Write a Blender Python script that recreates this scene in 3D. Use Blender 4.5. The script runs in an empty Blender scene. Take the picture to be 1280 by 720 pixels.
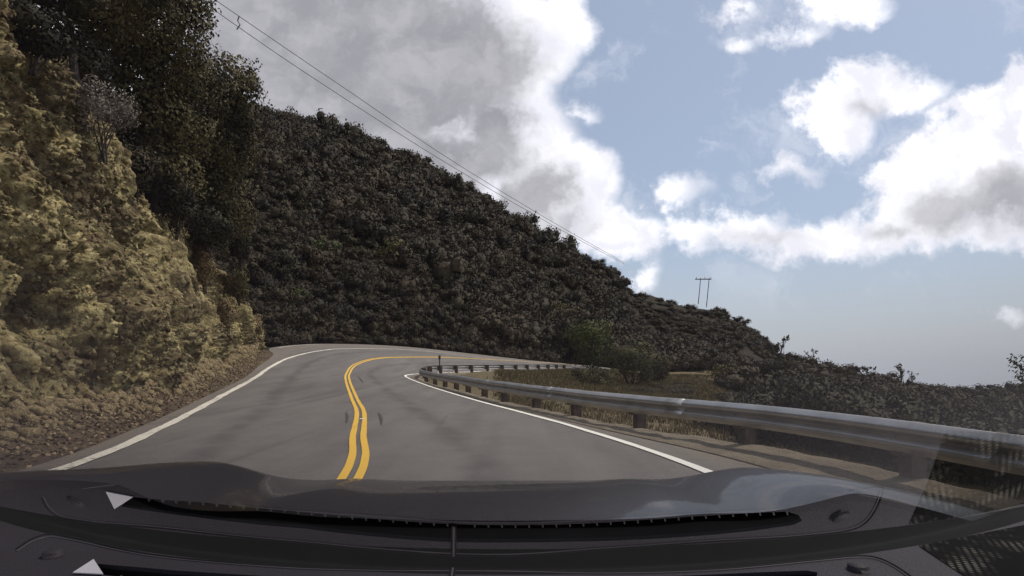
import bpy, math, random
import numpy as np
from mathutils import Vector, Matrix
from mathutils.geometry import tessellate_polygon
R = math.radians
random.seed(7); rng = np.random.default_rng(11)
scene = bpy.context.scene
COL = scene.collection
CAM_Z = 1.2; F = 720.0; CX = 640.0; HY = 450.0          # camera height, focal length, image column of straight ahead, eye-level row

# ---------------------------------------------------------------- helpers
def P(px, py, D):                                        # a point D metres ahead, seen in that direction
    return Vector(((px-CX)/F*D, D, CAM_Z+(HY-py)/F*D))

def tag(o, label=None, cat=None, group=None, kind=None):
    if label: o['label'] = label
    if cat: o['category'] = cat
    if group: o['group'] = group
    if kind: o['kind'] = kind
    return o

def empty(name, loc=(0, 0, 0)):
    o = bpy.data.objects.new(name, None); COL.objects.link(o); o.location = loc; o.empty_display_size = .2
    return o

def link(name, me, mat=None, parent=None, smooth=False):
    if mat is not None and len(me.materials) == 0: me.materials.append(mat)
    o = bpy.data.objects.new(name, me); COL.objects.link(o)
    if parent is not None:
        o.parent = parent
        if parent.type == 'EMPTY' or parent.location.length > 0:
            # mesh data is given in world space: undo the parent chain's offset
            off = Vector((0, 0, 0)); q = parent
            while q is not None: off += q.location; q = q.parent
            o.location = -off
    if smooth: me.shade_smooth()
    return o

def mesh_np(name, V, Fc, mat=None, parent=None, smooth=False, attrs=None):
    V = np.asarray(V, dtype=np.float32); Fc = np.asarray(Fc, dtype=np.int32)
    me = bpy.data.meshes.new(name)
    n, k = Fc.shape
    me.vertices.add(len(V)); me.vertices.foreach_set('co', V.ravel())
    me.loops.add(n*k); me.loops.foreach_set('vertex_index', Fc.ravel())
    me.polygons.add(n); me.polygons.foreach_set('loop_start', np.arange(0, n*k, k, dtype=np.int32))
    me.update(calc_edges=True)
    if attrs:
        for an, av in attrs.items():
            av = np.asarray(av, dtype=np.float32)
            if av.ndim == 2: a = me.attributes.new(an, 'FLOAT_VECTOR', 'POINT'); a.data.foreach_set('vector', av.ravel())
            else: a = me.attributes.new(an, 'FLOAT', 'POINT'); a.data.foreach_set('value', av)
    return link(name, me, mat, parent, smooth)

def mesh_py(name, V, Fc, mat=None, parent=None, smooth=False):
    me = bpy.data.meshes.new(name); me.from_pydata([tuple(v) for v in V], [], [tuple(f) for f in Fc]); me.update()
    return link(name, me, mat, parent, smooth)

def grid_faces(nu, nv):
    i = np.arange(nu-1)[:, None]*nv + np.arange(nv-1)[None, :]
    return np.stack([i, i+nv, i+nv+1, i+1], -1).reshape(-1, 4)

def hash3(ix, iy, iz, seed):
    h = (ix.astype(np.int64)*374761393 + iy.astype(np.int64)*668265263 + iz.astype(np.int64)*2147483647 + seed*1274126177) & 0xffffffff
    h = ((h ^ (h >> 13))*1274126177) & 0xffffffff
    h = ((h ^ (h >> 16))*2246822519) & 0xffffffff
    return ((h ^ (h >> 15)) & 0xffffff)/float(0xffffff)

def vnoise(p, seed=0):
    f = np.floor(p); t = p-f; t = t*t*(3-2*t); f = f.astype(np.int64)
    r = 0
    for dx in (0, 1):
        wx = t[..., 0] if dx else 1-t[..., 0]
        for dy in (0, 1):
            wy = t[..., 1] if dy else 1-t[..., 1]
            for dz in (0, 1):
                wz = t[..., 2] if dz else 1-t[..., 2]
                r = r + wx*wy*wz*hash3(f[..., 0]+dx, f[..., 1]+dy, f[..., 2]+dz, seed)
    return r*2-1

def fbm(p, octv=4, seed=0, gain=.5, lac=2.03):
    a = 1; s = 0; r = 0
    for k in range(octv):
        r = r + a*vnoise(p*(lac**k)+k*17.3, seed+k); s += a; a *= gain
    return r/s

def cell(p, seed=0):                                     # distance to nearest feature point, and its own random value
    f = np.floor(p).astype(np.int64); d1 = np.full(p.shape[:-1], 9.); d2 = d1.copy(); cid = np.zeros(p.shape[:-1])
    for dx in (-1, 0, 1):
        for dy in (-1, 0, 1):
            for dz in (-1, 0, 1):
                x, y, z = f[..., 0]+dx, f[..., 1]+dy, f[..., 2]+dz
                q = np.stack([x+hash3(x, y, z, seed), y+hash3(x, y, z, seed+1), z+hash3(x, y, z, seed+2)], -1)
                d = np.linalg.norm(q-p, axis=-1); hv = hash3(x, y, z, seed+5)
                near = d < d1
                d2 = np.where(near, d1, np.minimum(d2, d)); cid = np.where(near, hv, cid); d1 = np.where(near, d, d1)
    return d1, d2, cid

def spline(pts, n):                                      # centripetal-ish Catmull-Rom through pts, n samples per span
    pts = np.array(pts, dtype=float); m = len(pts)
    e = np.vstack([2*pts[0]-pts[1], pts, 2*pts[-1]-pts[-2]]); out = []
    for i in range(1, m):
        p0, p1, p2, p3 = e[i-1], e[i], e[i+1], e[i+2]
        for k in range(n):
            t = k/n
            out.append(.5*((2*p1)+(-p0+p2)*t+(2*p0-5*p1+4*p2-p3)*t*t+(-p0+3*p1-3*p2+p3)*t**3))
    out.append(pts[-1]); return np.array(out)

def resample(poly, step):
    seg = np.linalg.norm(np.diff(poly, axis=0), axis=1); s = np.r_[0, np.cumsum(seg)]
    t = np.arange(0, s[-1], step)
    return np.stack([np.interp(t, s, poly[:, k]) for k in range(poly.shape[1])], 1)

# ---------------------------------------------------------------- materials
class NT:
    def __init__(s, nt): s.nt = nt
    def n(s, typ, **kw):
        nd = s.nt.nodes.new(typ)
        for k, v in kw.items():
            if k[0] == '_': nd.inputs[int(k[1:]) if k[1:].isdigit() else k[1:].replace('_', ' ')].default_value = v
            else: setattr(nd, k, v)
        return nd
    def l(s, a, b): s.nt.links.new(a, b)
    def math(s, op, a, b=None, c=None, clamp=False):
        nd = s.nt.nodes.new('ShaderNodeMath'); nd.operation = op; nd.use_clamp = clamp
        for i, v in enumerate((a, b, c)):
            if v is None: continue
            if isinstance(v, (int, float)): nd.inputs[i].default_value = v
            else: s.l(v, nd.inputs[i])
        return nd.outputs[0]
    def vmath(s, op, a, b=None):
        nd = s.nt.nodes.new('ShaderNodeVectorMath'); nd.operation = op
        for i, v in enumerate((a, b)):
            if v is None: continue
            if isinstance(v, (tuple, list)): nd.inputs[i].default_value = v
            else: s.l(v, nd.inputs[i])
        return nd
    def mix(s, fac, a, b):
        nd = s.nt.nodes.new('ShaderNodeMix'); nd.data_type = 'RGBA'
        for i, v in ((0, fac), (6, a), (7, b)):
            if isinstance(v, (int, float)): nd.inputs[i].default_value = v
            elif isinstance(v, tuple): nd.inputs[i].default_value = v if len(v) == 4 else (*v, 1)
            else: s.l(v, nd.inputs[i])
        return nd.outputs[2]
    def noise(s, vec, scale, detail=4, rough=.55, dist=0):
        nd = s.n('ShaderNodeTexNoise'); nd.inputs['Scale'].default_value = scale; nd.inputs['Detail'].default_value = detail
        nd.inputs['Roughness'].default_value = rough; nd.inputs['Distortion'].default_value = dist
        if vec is not None: s.l(vec, nd.inputs['Vector'])
        return nd.outputs['Fac']
    def ss(s, v, a, b, c=0., d=1.):
        nd = s.n('ShaderNodeMapRange'); nd.interpolation_type = 'SMOOTHSTEP'
        s.l(v, nd.inputs[0]); nd.inputs[1].default_value = a; nd.inputs[2].default_value = b
        nd.inputs[3].default_value = c; nd.inputs[4].default_value = d
        return nd.outputs[0]

def new_mat(name, rough=.8, metal=0., spec=.3, coat=0.):
    m = bpy.data.materials.new(name); m.use_nodes = True
    t = NT(m.node_tree); b = m.node_tree.nodes['Principled BSDF']
    b.inputs['Roughness'].default_value = rough; b.inputs['Metallic'].default_value = metal
    b.inputs['Specular IOR Level'].default_value = spec; b.inputs['Coat Weight'].default_value = coat
    tc = t.n('ShaderNodeTexCoord'); geo = t.n('ShaderNodeNewGeometry')
    return m, t, b, geo.outputs['Position'], tc

def bump(t, b, h, strength, dist):
    nd = t.n('ShaderNodeBump'); nd.inputs['Strength'].default_value = strength; nd.inputs['Distance'].default_value = dist
    t.l(h, nd.inputs['Height']); t.l(nd.outputs[0], b.inputs['Normal'])

def simple(name, col, rough=.8, metal=0., spec=.3, var=.25, scale=8., bs=0., bd=.01, bscale=40., coat=0.):
    m, t, b, pos, tc = new_mat(name, rough, metal, spec, coat)
    n = t.noise(pos, scale, 5)
    c = t.mix(t.ss(n, .3, .7), tuple(x*(1-var) for x in col), tuple(min(1, x*(1+var)) for x in col))
    t.l(c, b.inputs['Base Color'])
    if bs: bump(t, b, t.noise(pos, bscale, 4), bs, bd)
    return m

def foliage_mat(name, dark, light, dry, dry_amount=.5, rough=.75, soft=0.):
    m, t, b, pos, tc = new_mat(name, rough, 0, .15)
    at = t.n('ShaderNodeAttribute'); at.attribute_name = 'tint'
    n = t.noise(pos, .9, 3)
    f = t.math('ADD', at.outputs['Fac'], t.math('MULTIPLY', t.math('SUBTRACT', n, .5), .6), clamp=True)
    c = t.mix(t.ss(f, .05, .75), dark, light)
    if soft:
        dn = t.n('ShaderNodeAttribute'); dn.attribute_name = 'outward'; gn = t.n('ShaderNodeNewGeometry')
        sc1 = t.vmath('MULTIPLY', dn.outputs['Vector'], (soft, soft, soft)); sc2 = t.vmath('MULTIPLY', gn.outputs['Normal'], (1-soft, 1-soft, 1-soft))
        t.l(t.vmath('NORMALIZE', t.vmath('ADD', sc1.outputs[0], sc2.outputs[0]).outputs[0]).outputs[0], b.inputs['Normal'])
    n2 = t.noise(pos, .16, 3)
    c = t.mix(t.ss(t.math('ADD', n2, t.math('MULTIPLY', at.outputs['Fac'], .25)), .62, .8, 0, dry_amount), c, dry)
    t.l(c, b.inputs['Base Color'])
    return m

M = {}
# asphalt
m, t, b, pos, tc = new_mat('asphalt', .82, 0, .35)
big = t.noise(pos, .25, 4); mid = t.noise(pos, 2.2, 5, .6); fine = t.noise(pos, 90, 3, .7)
sv = t.n('ShaderNodeMapping'); sv.inputs['Scale'].default_value = (1.1, .06, 1); sv.inputs['Rotation'].default_value = (0, 0, R(-14)); t.l(pos, sv.inputs['Vector'])
streak = t.noise(sv.outputs[0], 1.6, 3, .5)
v = t.math('ADD', t.math('MULTIPLY', big, .35), t.math('ADD', t.math('MULTIPLY', mid, .2), t.math('MULTIPLY', streak, .45)))
c = t.mix(t.ss(v, .32, .68), (.088, .080, .074), (.145, .133, .122))
at = t.n('ShaderNodeAttribute'); at.attribute_name = 'lat'
la = t.math('ADD', at.outputs['Fac'], t.math('MULTIPLY', t.math('SUBTRACT', t.noise(pos, .5, 3), .5), .22))
lf = t.math('FRACT', t.math('ADD', la, 2.))
oil = t.ss(t.math('ABSOLUTE', t.math('SUBTRACT', lf, .62)), .0, .10, 1, 0)
trk = t.math('MAXIMUM', t.ss(t.math('ABSOLUTE', t.math('SUBTRACT', lf, .25)), .02, .12, 1, 0), t.ss(t.math('ABSOLUTE', t.math('SUBTRACT', lf, .78)), .02, .12, 1, 0))
pn = t.noise(pos, .7, 5, .65)
c = t.mix(t.math('MULTIPLY', oil, t.ss(pn, .35, .6, .25, .85)), c, (.062, .056, .052))
c = t.mix(t.math('MULTIPLY', trk, t.ss(pn, .3, .7, .3, .0)), c, (.16, .148, .137))
skm = t.n('ShaderNodeMapping'); skm.inputs['Scale'].default_value = (1.4, .11, 1); skm.inputs['Rotation'].default_value = (0, 0, R(24)); t.l(pos, skm.inputs['Vector'])
sk = t.ss(t.noise(skm.outputs[0], 1.1, 2, .4, .8), .63, .69)
c = t.mix(t.math('MULTIPLY', sk, .38), c, (.05, .046, .044))
dstn = t.math('MAXIMUM', t.ss(at.outputs['Fac'], 1.9, 2.2), t.ss(at.outputs['Fac'], .02, -.2))
c = t.mix(t.math('MULTIPLY', dstn, t.ss(t.noise(pos, 3., 5, .7), .38, .6, .1, .8)), c, (.17, .14, .10))
vn = t.n('ShaderNodeTexVoronoi', feature='DISTANCE_TO_EDGE'); vn.inputs['Scale'].default_value = .33; vn.inputs['Randomness'].default_value = 1.
wp = t.n('ShaderNodeVectorMath', operation='ADD'); wn = t.n('ShaderNodeTexNoise'); wn.inputs['Scale'].default_value = 1.2; wn.inputs['Detail'].default_value = 4
t.l(pos, wn.inputs['Vector']); t.l(pos, wp.inputs[0]); t.l(wn.outputs['Color'], wp.inputs[1]); t.l(wp.outputs[0], vn.inputs['Vector'])
crack = t.math('MULTIPLY', t.ss(vn.outputs['Distance'], .0, .006, 1, 0), t.ss(t.noise(pos, .3, 2), .52, .66))
c = t.mix(t.math('MULTIPLY', crack, .6), c, (.03, .028, .027))
c = t.mix(t.math('MULTIPLY', t.ss(fine, .35, .7), .35), c, (.15, .14, .13))
t.l(c, b.inputs['Base Color']); bump(t, b, fine, .5, .006); M['asphalt'] = m

def paint(name, col, wear):
    m, t, b, pos, tc = new_mat(name, .6, 0, .35)
    n = t.noise(pos, 14, 6, .75); n2 = t.noise(pos, 1.3, 3)
    f = t.ss(t.math('ADD', n, t.math('MULTIPLY', t.math('SUBTRACT', n2, .5), .5)), wear, wear+.08)
    c = t.mix(t.math('MULTIPLY', f, .75), col, (.12, .11, .1))
    c = t.mix(t.math('MULTIPLY', t.noise(pos, 60, 3), .3), c, tuple(x*.6 for x in col))
    t.l(c, b.inputs['Base Color']); return m
M['white_paint'] = paint('white_road_paint', (.80, .78, .71), .66)
M['white_worn'] = paint('worn_white_road_paint', (.72, .68, .58), .54)
M['yellow_paint'] = paint('yellow_road_paint', (.72, .44, .055), .63)

# soils
def soil(name, a, bb, cc, s=1., bs=.8):
    m, t, b, pos, tc = new_mat(name, .95, 0, .1)
    n1 = t.noise(pos, .8*s, 5, .6); n2 = t.noise(pos, 9*s, 5, .7)
    vv = t.n('ShaderNodeTexVoronoi'); vv.inputs['Scale'].default_value = 16*s; t.l(pos, vv.inputs['Vector'])
    c = t.mix(t.ss(n1, .35, .65), a, bb); c = t.mix(t.math('MULTIPLY', t.ss(n2, .45, .65), .7), c, cc)
    sep = t.n('ShaderNodeSeparateColor'); t.l(vv.outputs['Color'], sep.inputs[0])
    c = t.mix(t.math('MULTIPLY', t.ss(sep.outputs[0], .7, .95), .5), c, tuple(min(1, x*1.7) for x in cc))
    t.l(c, b.inputs['Base Color'])
    bump(t, b, t.math('ADD', n2, t.math('MULTIPLY', vv.outputs['Distance'], -.6)), bs, .05)
    return m
M['gravel'] = soil('gravel_shoulder', (.17, .145, .11), (.24, .205, .155), (.12, .1, .075), 2.2)
M['verge'] = soil('leaf_littered_dirt', (.085, .062, .042), (.13, .1, .065), (.05, .037, .026), 1.3, 1.)
M['hill'] = soil('hillside_soil', (.05, .042, .028), (.085, .066, .04), (.04, .035, .022), .2)
M['grass_ground'] = soil('dry_grass_ground', (.15, .115, .06), (.1, .095, .045), (.19, .15, .085), .5)

# rock
m, t, b, pos, tc = new_mat('rock_face', .93, 0, .12)
n1 = t.noise(pos, .35, 5, .6); n2 = t.noise(pos, 1.6, 6, .65, .4); n3 = t.noise(pos, 7, 6, .7)
c = t.mix(t.ss(n2, .38, .62), (.15, .115, .053), (.31, .26, .12))
c = t.mix(t.math('MULTIPLY', t.ss(n3, .48, .62), .7), c, (.43, .375, .20))  # ochre highlights of the rock put into the colour
c = t.mix(t.ss(n1, .5, .66, 0, .75), c, (.085, .055, .032))
n4 = t.noise(pos, .9, 5, .6, .3)
c = t.mix(t.ss(n4, .56, .68, 0, .55), c, (.10, .105, .045))
c = t.mix(t.ss(n3, .46, .36, 0, .85), c, (.04, .028, .018))  # dark recesses, shade put into the colour where the bump noise is low
c = t.mix(t.ss(t.noise(pos, .55, 4, .6), .48, .6, 0, .8), c, (.05, .036, .022))  # dirt patches that also carry the shade of crevices in their colour
v9 = t.n('ShaderNodeTexVoronoi'); v9.inputs['Scale'].default_value = 8.5; v9.inputs['Randomness'].default_value = 1.
wv = t.n('ShaderNodeTexNoise'); wv.inputs['Scale'].default_value = 6; t.l(pos, wv.inputs['Vector'])
wv2 = t.vmath('MULTIPLY', wv.outputs['Color'], (.22, .22, .22)); wv3 = t.vmath('ADD', pos, wv2.outputs[0]); t.l(wv3.outputs[0], v9.inputs['Vector'])
s9 = t.n('ShaderNodeSeparateColor'); t.l(v9.outputs['Color'], s9.inputs[0])
c = t.mix(t.ss(s9.outputs[0], .6, .9, 0, .35), c, (.47, .415, .23)); c = t.mix(t.ss(s9.outputs[1], .6, .85, 0, .4), c, (.06, .045, .027))  # bright facets and dark gaps between them painted in cell by cell
c = t.mix(t.ss(t.noise(pos, 24, 4, .7), .5, .62, 0, .5), c, (.07, .052, .03))
at = t.n('ShaderNodeAttribute'); at.attribute_name = 'dirt'
c = t.mix(at.outputs['Fac'], c, (.075, .055, .034))
t.l(c, b.inputs['Base Color'])
vv = t.n('ShaderNodeTexVoronoi'); vv.inputs['Scale'].default_value = 5.; t.l(pos, vv.inputs['Vector'])
h = t.math('ADD', t.math('MULTIPLY', n3, .35), t.math('ADD', t.math('MULTIPLY', v9.outputs['Distance'], -.8), t.math('MULTIPLY', t.noise(pos, 22, 5, .75), .6)))
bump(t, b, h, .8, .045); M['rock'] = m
M['stone'] = soil('fallen_stone', (.26, .2, .11), (.18, .13, .075), (.36, .3, .18), 4)

M['bush'] = foliage_mat('chaparral_leaves', (.012, .0095, .006), (.036, .029, .0145), (.046, .032, .018), .75, soft=.88)
M['bush_near'] = foliage_mat('shrub_leaves', (.014, .013, .008), (.040, .036, .019), (.052, .039, .024), .6, soft=.7)
M['bush_green'] = foliage_mat('bright_green_leaves', (.022, .036, .010), (.07, .088, .022), (.10, .09, .03), .4, soft=.6)
M['bush_olive'] = foliage_mat('olive_leaves', (.03, .03, .014), (.09, .085, .035), (.10, .085, .04), .4, soft=.6)
M['bush_dry'] = foliage_mat('dry_brown_leaves', (.08, .055, .026), (.19, .135, .066), (.22, .17, .1), .6, soft=.5)
M['bush_grey'] = foliage_mat('grey_twig_leaves', (.07, .06, .05), (.19, .165, .14), (.2, .17, .13), .5)
M['bush_tan'] = foliage_mat('tan_leaves', (.05, .042, .018), (.13, .11, .045), (.12, .115, .045), .5, soft=.6)
M['oak'] = foliage_mat('oak_leaves', (.018, .016, .009), (.085, .072, .03), (.13, .105, .05), .5, soft=.4)
M['bark'] = simple('bark', (.04, .032, .026), .9, bs=.8, bd=.03, bscale=12)
M['grass'] = foliage_mat('dry_grass_blades', (.07, .055, .028), (.17, .13, .065), (.10, .10, .04), .7)
M['litter'] = foliage_mat('fallen_leaf', (.07, .045, .028), (.27, .2, .12), (.2, .15, .1), .5)

M['galv'] = simple('galvanised_steel', (.40, .39, .375), .42, .9, .5, .12, 3.)
M['post_wood'] = simple('weathered_post_wood', (.075, .056, .042), .9, var=.35, bs=.5, bscale=30)
M['pole_wood'] = simple('utility_pole_wood', (.06, .05, .045), .9)
M['wire'] = simple('wire_metal', (.03, .03, .032), .6)
M['marker'] = simple('marker_plastic', (.045, .035, .03), .7)
M['tar'] = simple('tar_patch', (.052, .048, .045), .6)
M['reflector'] = simple('reflector_ceramic', (.8, .78, .7), .3)
M['bolt'] = simple('bolt_steel', (.22, .21, .2), .5, .7)

# car
m, t, b, pos, tc = new_mat('car_paint', .3, .25, .25, .9)
b.inputs['Coat Roughness'].default_value = .045
n = t.noise(pos, 3., 4); c = t.mix(n, (.007, .0065, .008), (.011, .010, .013)); t.l(c, b.inputs['Base Color']); M['paint'] = m; b.inputs['Coat Weight'].default_value = .42; b.inputs['Metallic'].default_value = .0
M['black_trim'] = simple('black_trim', (.003, .0028, .003), .9, spec=.05, bs=.2, bscale=300, bd=.001)
M['gap'] = simple('gap_shade_black', (.003, .003, .003), .9, spec=.1)
m, t, b, pos, tc = new_mat('dash_plastic', .6, 0, .12)
vv = t.n('ShaderNodeTexVoronoi'); vv.inputs['Scale'].default_value = 420; t.l(pos, vv.inputs['Vector'])
n = t.noise(pos, 6, 3); c = t.mix(n, (.0135, .0115, .0145), (.020, .017, .0215)); t.l(c, b.inputs['Base Color'])
bump(t, b, vv.outputs['Distance'], .35, .0012); M['dash'] = m
M['vent'] = simple('vent_plastic', (.004, .003, .004), .8, spec=.1)
M['fin'] = simple('vent_fin_plastic', (.016, .0145, .016), .5)
M['seam'] = simple('seam_shadow', (.006, .005, .006), .8, spec=.1)
M['rim_edge'] = simple('panel_edge', (.04, .037, .042), .6, spec=.15)
M['paper'] = simple('white_paper', (.26, .25, .27), .7, var=.04)
M['rubber'] = simple('tyre_rubber', (.02, .02, .02), .9)
m, t, b, pos, tc = new_mat('speaker_mesh', .8, 0, .03)
rm = t.n('ShaderNodeMapping'); rm.inputs['Scale'].default_value = (150, 150, 0); rm.inputs['Rotation'].default_value = (0, 0, R(30)); t.l(pos, rm.inputs['Vector'])
fr = t.vmath('FRACTION', rm.outputs[0]); ce = t.vmath('SUBTRACT', fr.outputs[0], (.5, .5, 0)); ln = t.vmath('LENGTH', ce.outputs[0])
dots = t.ss(ln.outputs['Value'], .28, .36, 1, 0)
dots = t.math('MULTIPLY', dots, t.ss(t.noise(pos, 22, 3), .45, .7))  # pale dots in patches: dust, and sunlit mesh put into the colour
c = t.mix(dots, (.002, .0018, .002), (.07, .065, .055)); t.l(c, b.inputs['Base Color']); M['grille'] = m

# windscreen: a thin pane that lets light through and mirrors the dashboard more the flatter one looks at it
m = bpy.data.materials.new('windscreen_glass'); m.use_nodes = True; t = NT(m.node_tree); m.node_tree.nodes.clear()
out = t.n('ShaderNodeOutputMaterial'); tr = t.n('ShaderNodeBsdfTransparent'); gl = t.n('ShaderNodeBsdfAnisotropic') if False else t.n('ShaderNodeBsdfGlossy')
gl.inputs['Roughness'].default_value = .0; gl.inputs['Color'].default_value = (1, 1, 1, 1); tr.inputs['Color'].default_value = (.95, .925, .92, 1)
g = t.n('ShaderNodeNewGeometry'); dt = t.vmath('DOT_PRODUCT', g.outputs['Incoming'], g.outputs['Normal'])
cs = t.math('ABSOLUTE', dt.outputs['Value']); sch = t.math('ADD', .04, t.math('MULTIPLY', .96, t.math('POWER', t.math('SUBTRACT', 1., cs), 5.)))
two = t.math('DIVIDE', t.math('MULTIPLY', 2., sch), t.math('ADD', 1., sch))          # both faces of the pane
mx = t.n('ShaderNodeMixShader'); t.l(two, mx.inputs[0]); t.l(tr.outputs[0], mx.inputs[1]); t.l(gl.outputs[0], mx.inputs[2]); t.l(mx.outputs[0], out.inputs[0])
M['glass'] = m

# ---------------------------------------------------------------- road plan (x right, y ahead, z up), metres
S_R = [(2.9, -12, 0), (2.75, 0, 0), (2.1, 6.1, 0), (1.2, 10, 0), (.2, 13.2, 0), (-1.2, 17.5, 0), (-3.6, 25, .06), (-5.55, 30.3, .30), (-6.0, 33.8, .33), (-5.5, 38.3, .30), (-3.8, 42.5, .28), (-1.2, 48.2, .28), (3.8, 58.2, .22), (9.2, 67.5, .1), (14, 76, 0)]
S_Y = [(-.75, -12, 0), (-.95, 0, 0), (-1.6, 5.8, 0), (-2.45, 9.3, 0), (-3.5, 13.4, 0), (-4.9, 18, 0), (-7.1, 25, .30), (-8.5, 30, .5), (-9.2, 34, .92), (-9.0, 38, 1.28), (-8, 42, 1.4), (-5, 48.5, 1.4), (.4, 60, 1.08), (6, 70, .75), (11, 79, .4)]
S_L = [(-4.2, -12, 0), (-4.3, 0, 0), (-4.9, 6.1, 0), (-6.2, 10.2, 0), (-7, 12.6, .05), (-8.3, 16.5, .17), (-10.6, 23.8, .47), (-12, 28.6, .84), (-12.9, 33.5, 1.34), (-12.9, 38.5, 1.8), (-12, 43, 2.04), (-8.3, 50.5, 2.04), (-3.1, 62, 1.4), (2.7, 72, .98), (7.6, 81, .6)]
S_O = [(-4.7, -12, 0), (-4.75, 0, 0), (-5.3, 6, 0), (-6.6, 10.1, 0), (-7.4, 12.5, .05), (-8.7, 16.4, .17), (-11, 23.7, .48), (-12.6, 28.6, .88), (-14.3, 34.5, 1.5), (-17, 41, 2.1), (-15.5, 48, 2.55), (-10.5, 55.5, 2.5), (-4, 66, 1.85), (3, 76, 1.1), (7.8, 85, .7)]
N = 14
cR, cY, cL, cO = [spline(s, N) for s in (S_R, S_Y, S_L, S_O)]
nS = len(cR)
RAILP = [(5.0, -12, 0), (4.85, -4, 0), (4.55, 1.5, 0), (4.05, 4.5, 0), (3.4, 7.3, 0), (2.0, 10.4, -.02), (.8, 13.5, -.02), (-.45, 16.9, -.02), (-1.15, 19.2, -.02), (-1.9, 21.6, 0), (-2.85, 24.7, .0), (-4.0, 28.2, .02), (-4.95, 31.2, .12), (-5.15, 34, .25), (-4.7, 37.5, .3), (-2.8, 42, .3), (0, 47.5, .28), (2.5, 52.5, .26), (5, 58, .22), (9, 66, .1), (13.5, 74.5, 0)]
cRail = spline(RAILP, 10)
# right pavement edge: a little inside of the rail
rs = []
for p in cR:
    d = np.linalg.norm(cRail[:, :2]-p[:2], axis=1); q = cRail[d.argmin()]; v = q-p; L = np.linalg.norm(v[:2])
    rs.append(p + v*max(.15, min(.62, .0+ (L-.25)/L*.62)))
cE = np.array(rs)
rows = []
for j in range(nS):
    r = [cE[j], cR[j]]
    for a, b_ in ((cR, cY), (cY, cL), (cL, cO)):
        for k in range(1, 7): r.append(a[j]+(b_[j]-a[j])*k/6)
    rows.append(r)
rows = np.array(rows); nu, nv = rows.shape[:2]
lat = np.tile(np.r_[-.2, 0, np.arange(1, 7)/6, 1+np.arange(1, 7)/6, 2+np.arange(1, 7)/6*.25], nu)
road = tag(mesh_np('road', rows.reshape(-1, 3), grid_faces(nu, nv)[:, ::-1], M['asphalt'], smooth=True, attrs={'lat': lat}), 'grey asphalt two-lane mountain road bending right round the guardrail', 'road', kind='structure')

def strip(name, line, off0, off1, lift, mat, jitter=0.):
    """a painted line lying on the road, following a station polyline"""
    line = resample(line, .25)
    tg = np.gradient(line, axis=0); tg /= np.linalg.norm(tg[:, :2], axis=1)[:, None]
    nrm = np.stack([-tg[:, 1], tg[:, 0], 0*tg[:, 0]], 1)
    # cross slope of the road at the line
    z = []
    for p in line:
        j = np.linalg.norm(rows[:, :, :2].reshape(-1, 2)-p[:2], axis=1).argsort()[:1]
        z.append(0)
    j1 = fbm(np.c_[line[:, :2]*2.3, np.zeros(len(line))], 3, 3)*jitter
    a = line+nrm*(off0+j1)[:, None] if jitter else line+nrm*off0
    b2 = line+nrm*(off1+fbm(np.c_[line[:, :2]*2.3, np.ones(len(line))*5], 3, 9)*jitter)[:, None] if jitter else line+nrm*off1
    for q in (a, b2): q[:, 2] = road_z(q[:, :2])+lift
    V = np.stack([a, b2], 1).reshape(-1, 3)
    return tag(mesh_np(name, V, grid_faces(len(line), 2)[:, ::-1], mat), kind='structure')

def tri_interp():
    V = rows.reshape(-1, 3); Fq = grid_faces(nu, nv)
    T = np.vstack([Fq[:, [0, 1, 2]], Fq[:, [0, 2, 3]]])
    return V[T]
TR = tri_interp(); TRc = TR[:, :, :2].mean(1)
def road_z(xy):
    res = np.zeros(len(xy))
    for i, p in enumerate(xy):
        idx = np.argsort(((TRc-p)**2).sum(1))[:40]; best = None
        A, B, C = TR[idx, 0], TR[idx, 1], TR[idx, 2]
        den = (B[:, 1]-C[:, 1])*(A[:, 0]-C[:, 0])+(C[:, 0]-B[:, 0])*(A[:, 1]-C[:, 1])
        w1 = ((B[:, 1]-C[:, 1])*(p[0]-C[:, 0])+(C[:, 0]-B[:, 0])*(p[1]-C[:, 1]))/den
        w2 = ((C[:, 1]-A[:, 1])*(p[0]-C[:, 0])+(A[:, 0]-C[:, 0])*(p[1]-C[:, 1]))/den
        w3 = 1-w1-w2; mn = np.minimum(np.minimum(w1, w2), w3); k = mn.argmax()
        res[i] = w1[k]*A[k, 2]+w2[k]*B[k, 2]+w3[k]*C[k, 2]
    return res
tag(strip('road_marking', cR, -.06, .07, .012, M['white_paint'], .012), 'thin white edge line curving along the guardrail', 'road marking')
tag(strip('road_marking', cY, .063, .158, .012, M['yellow_paint'], .006), 'left-hand stripe of the double yellow centre line', 'road marking')
tag(strip('road_marking', cY, -.098, -.003, .012, M['yellow_paint'], .006), 'right-hand stripe of the double yellow centre line', 'road marking')
tag(strip('road_marking', cL, -.09, .09, .012, M['white_worn'], .03), 'broad chipped white edge line beside the cliff verge', 'road marking')
i0 = int(8.3*N); tag(strip('road_marking', cO[int(9.05*N):int(10.0*N)]+np.array([.5, -.3, 0]), -.07, .05, .012, M['white_worn'], .02), 'short white line at the far pullout under the hill', 'road marking')

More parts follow.
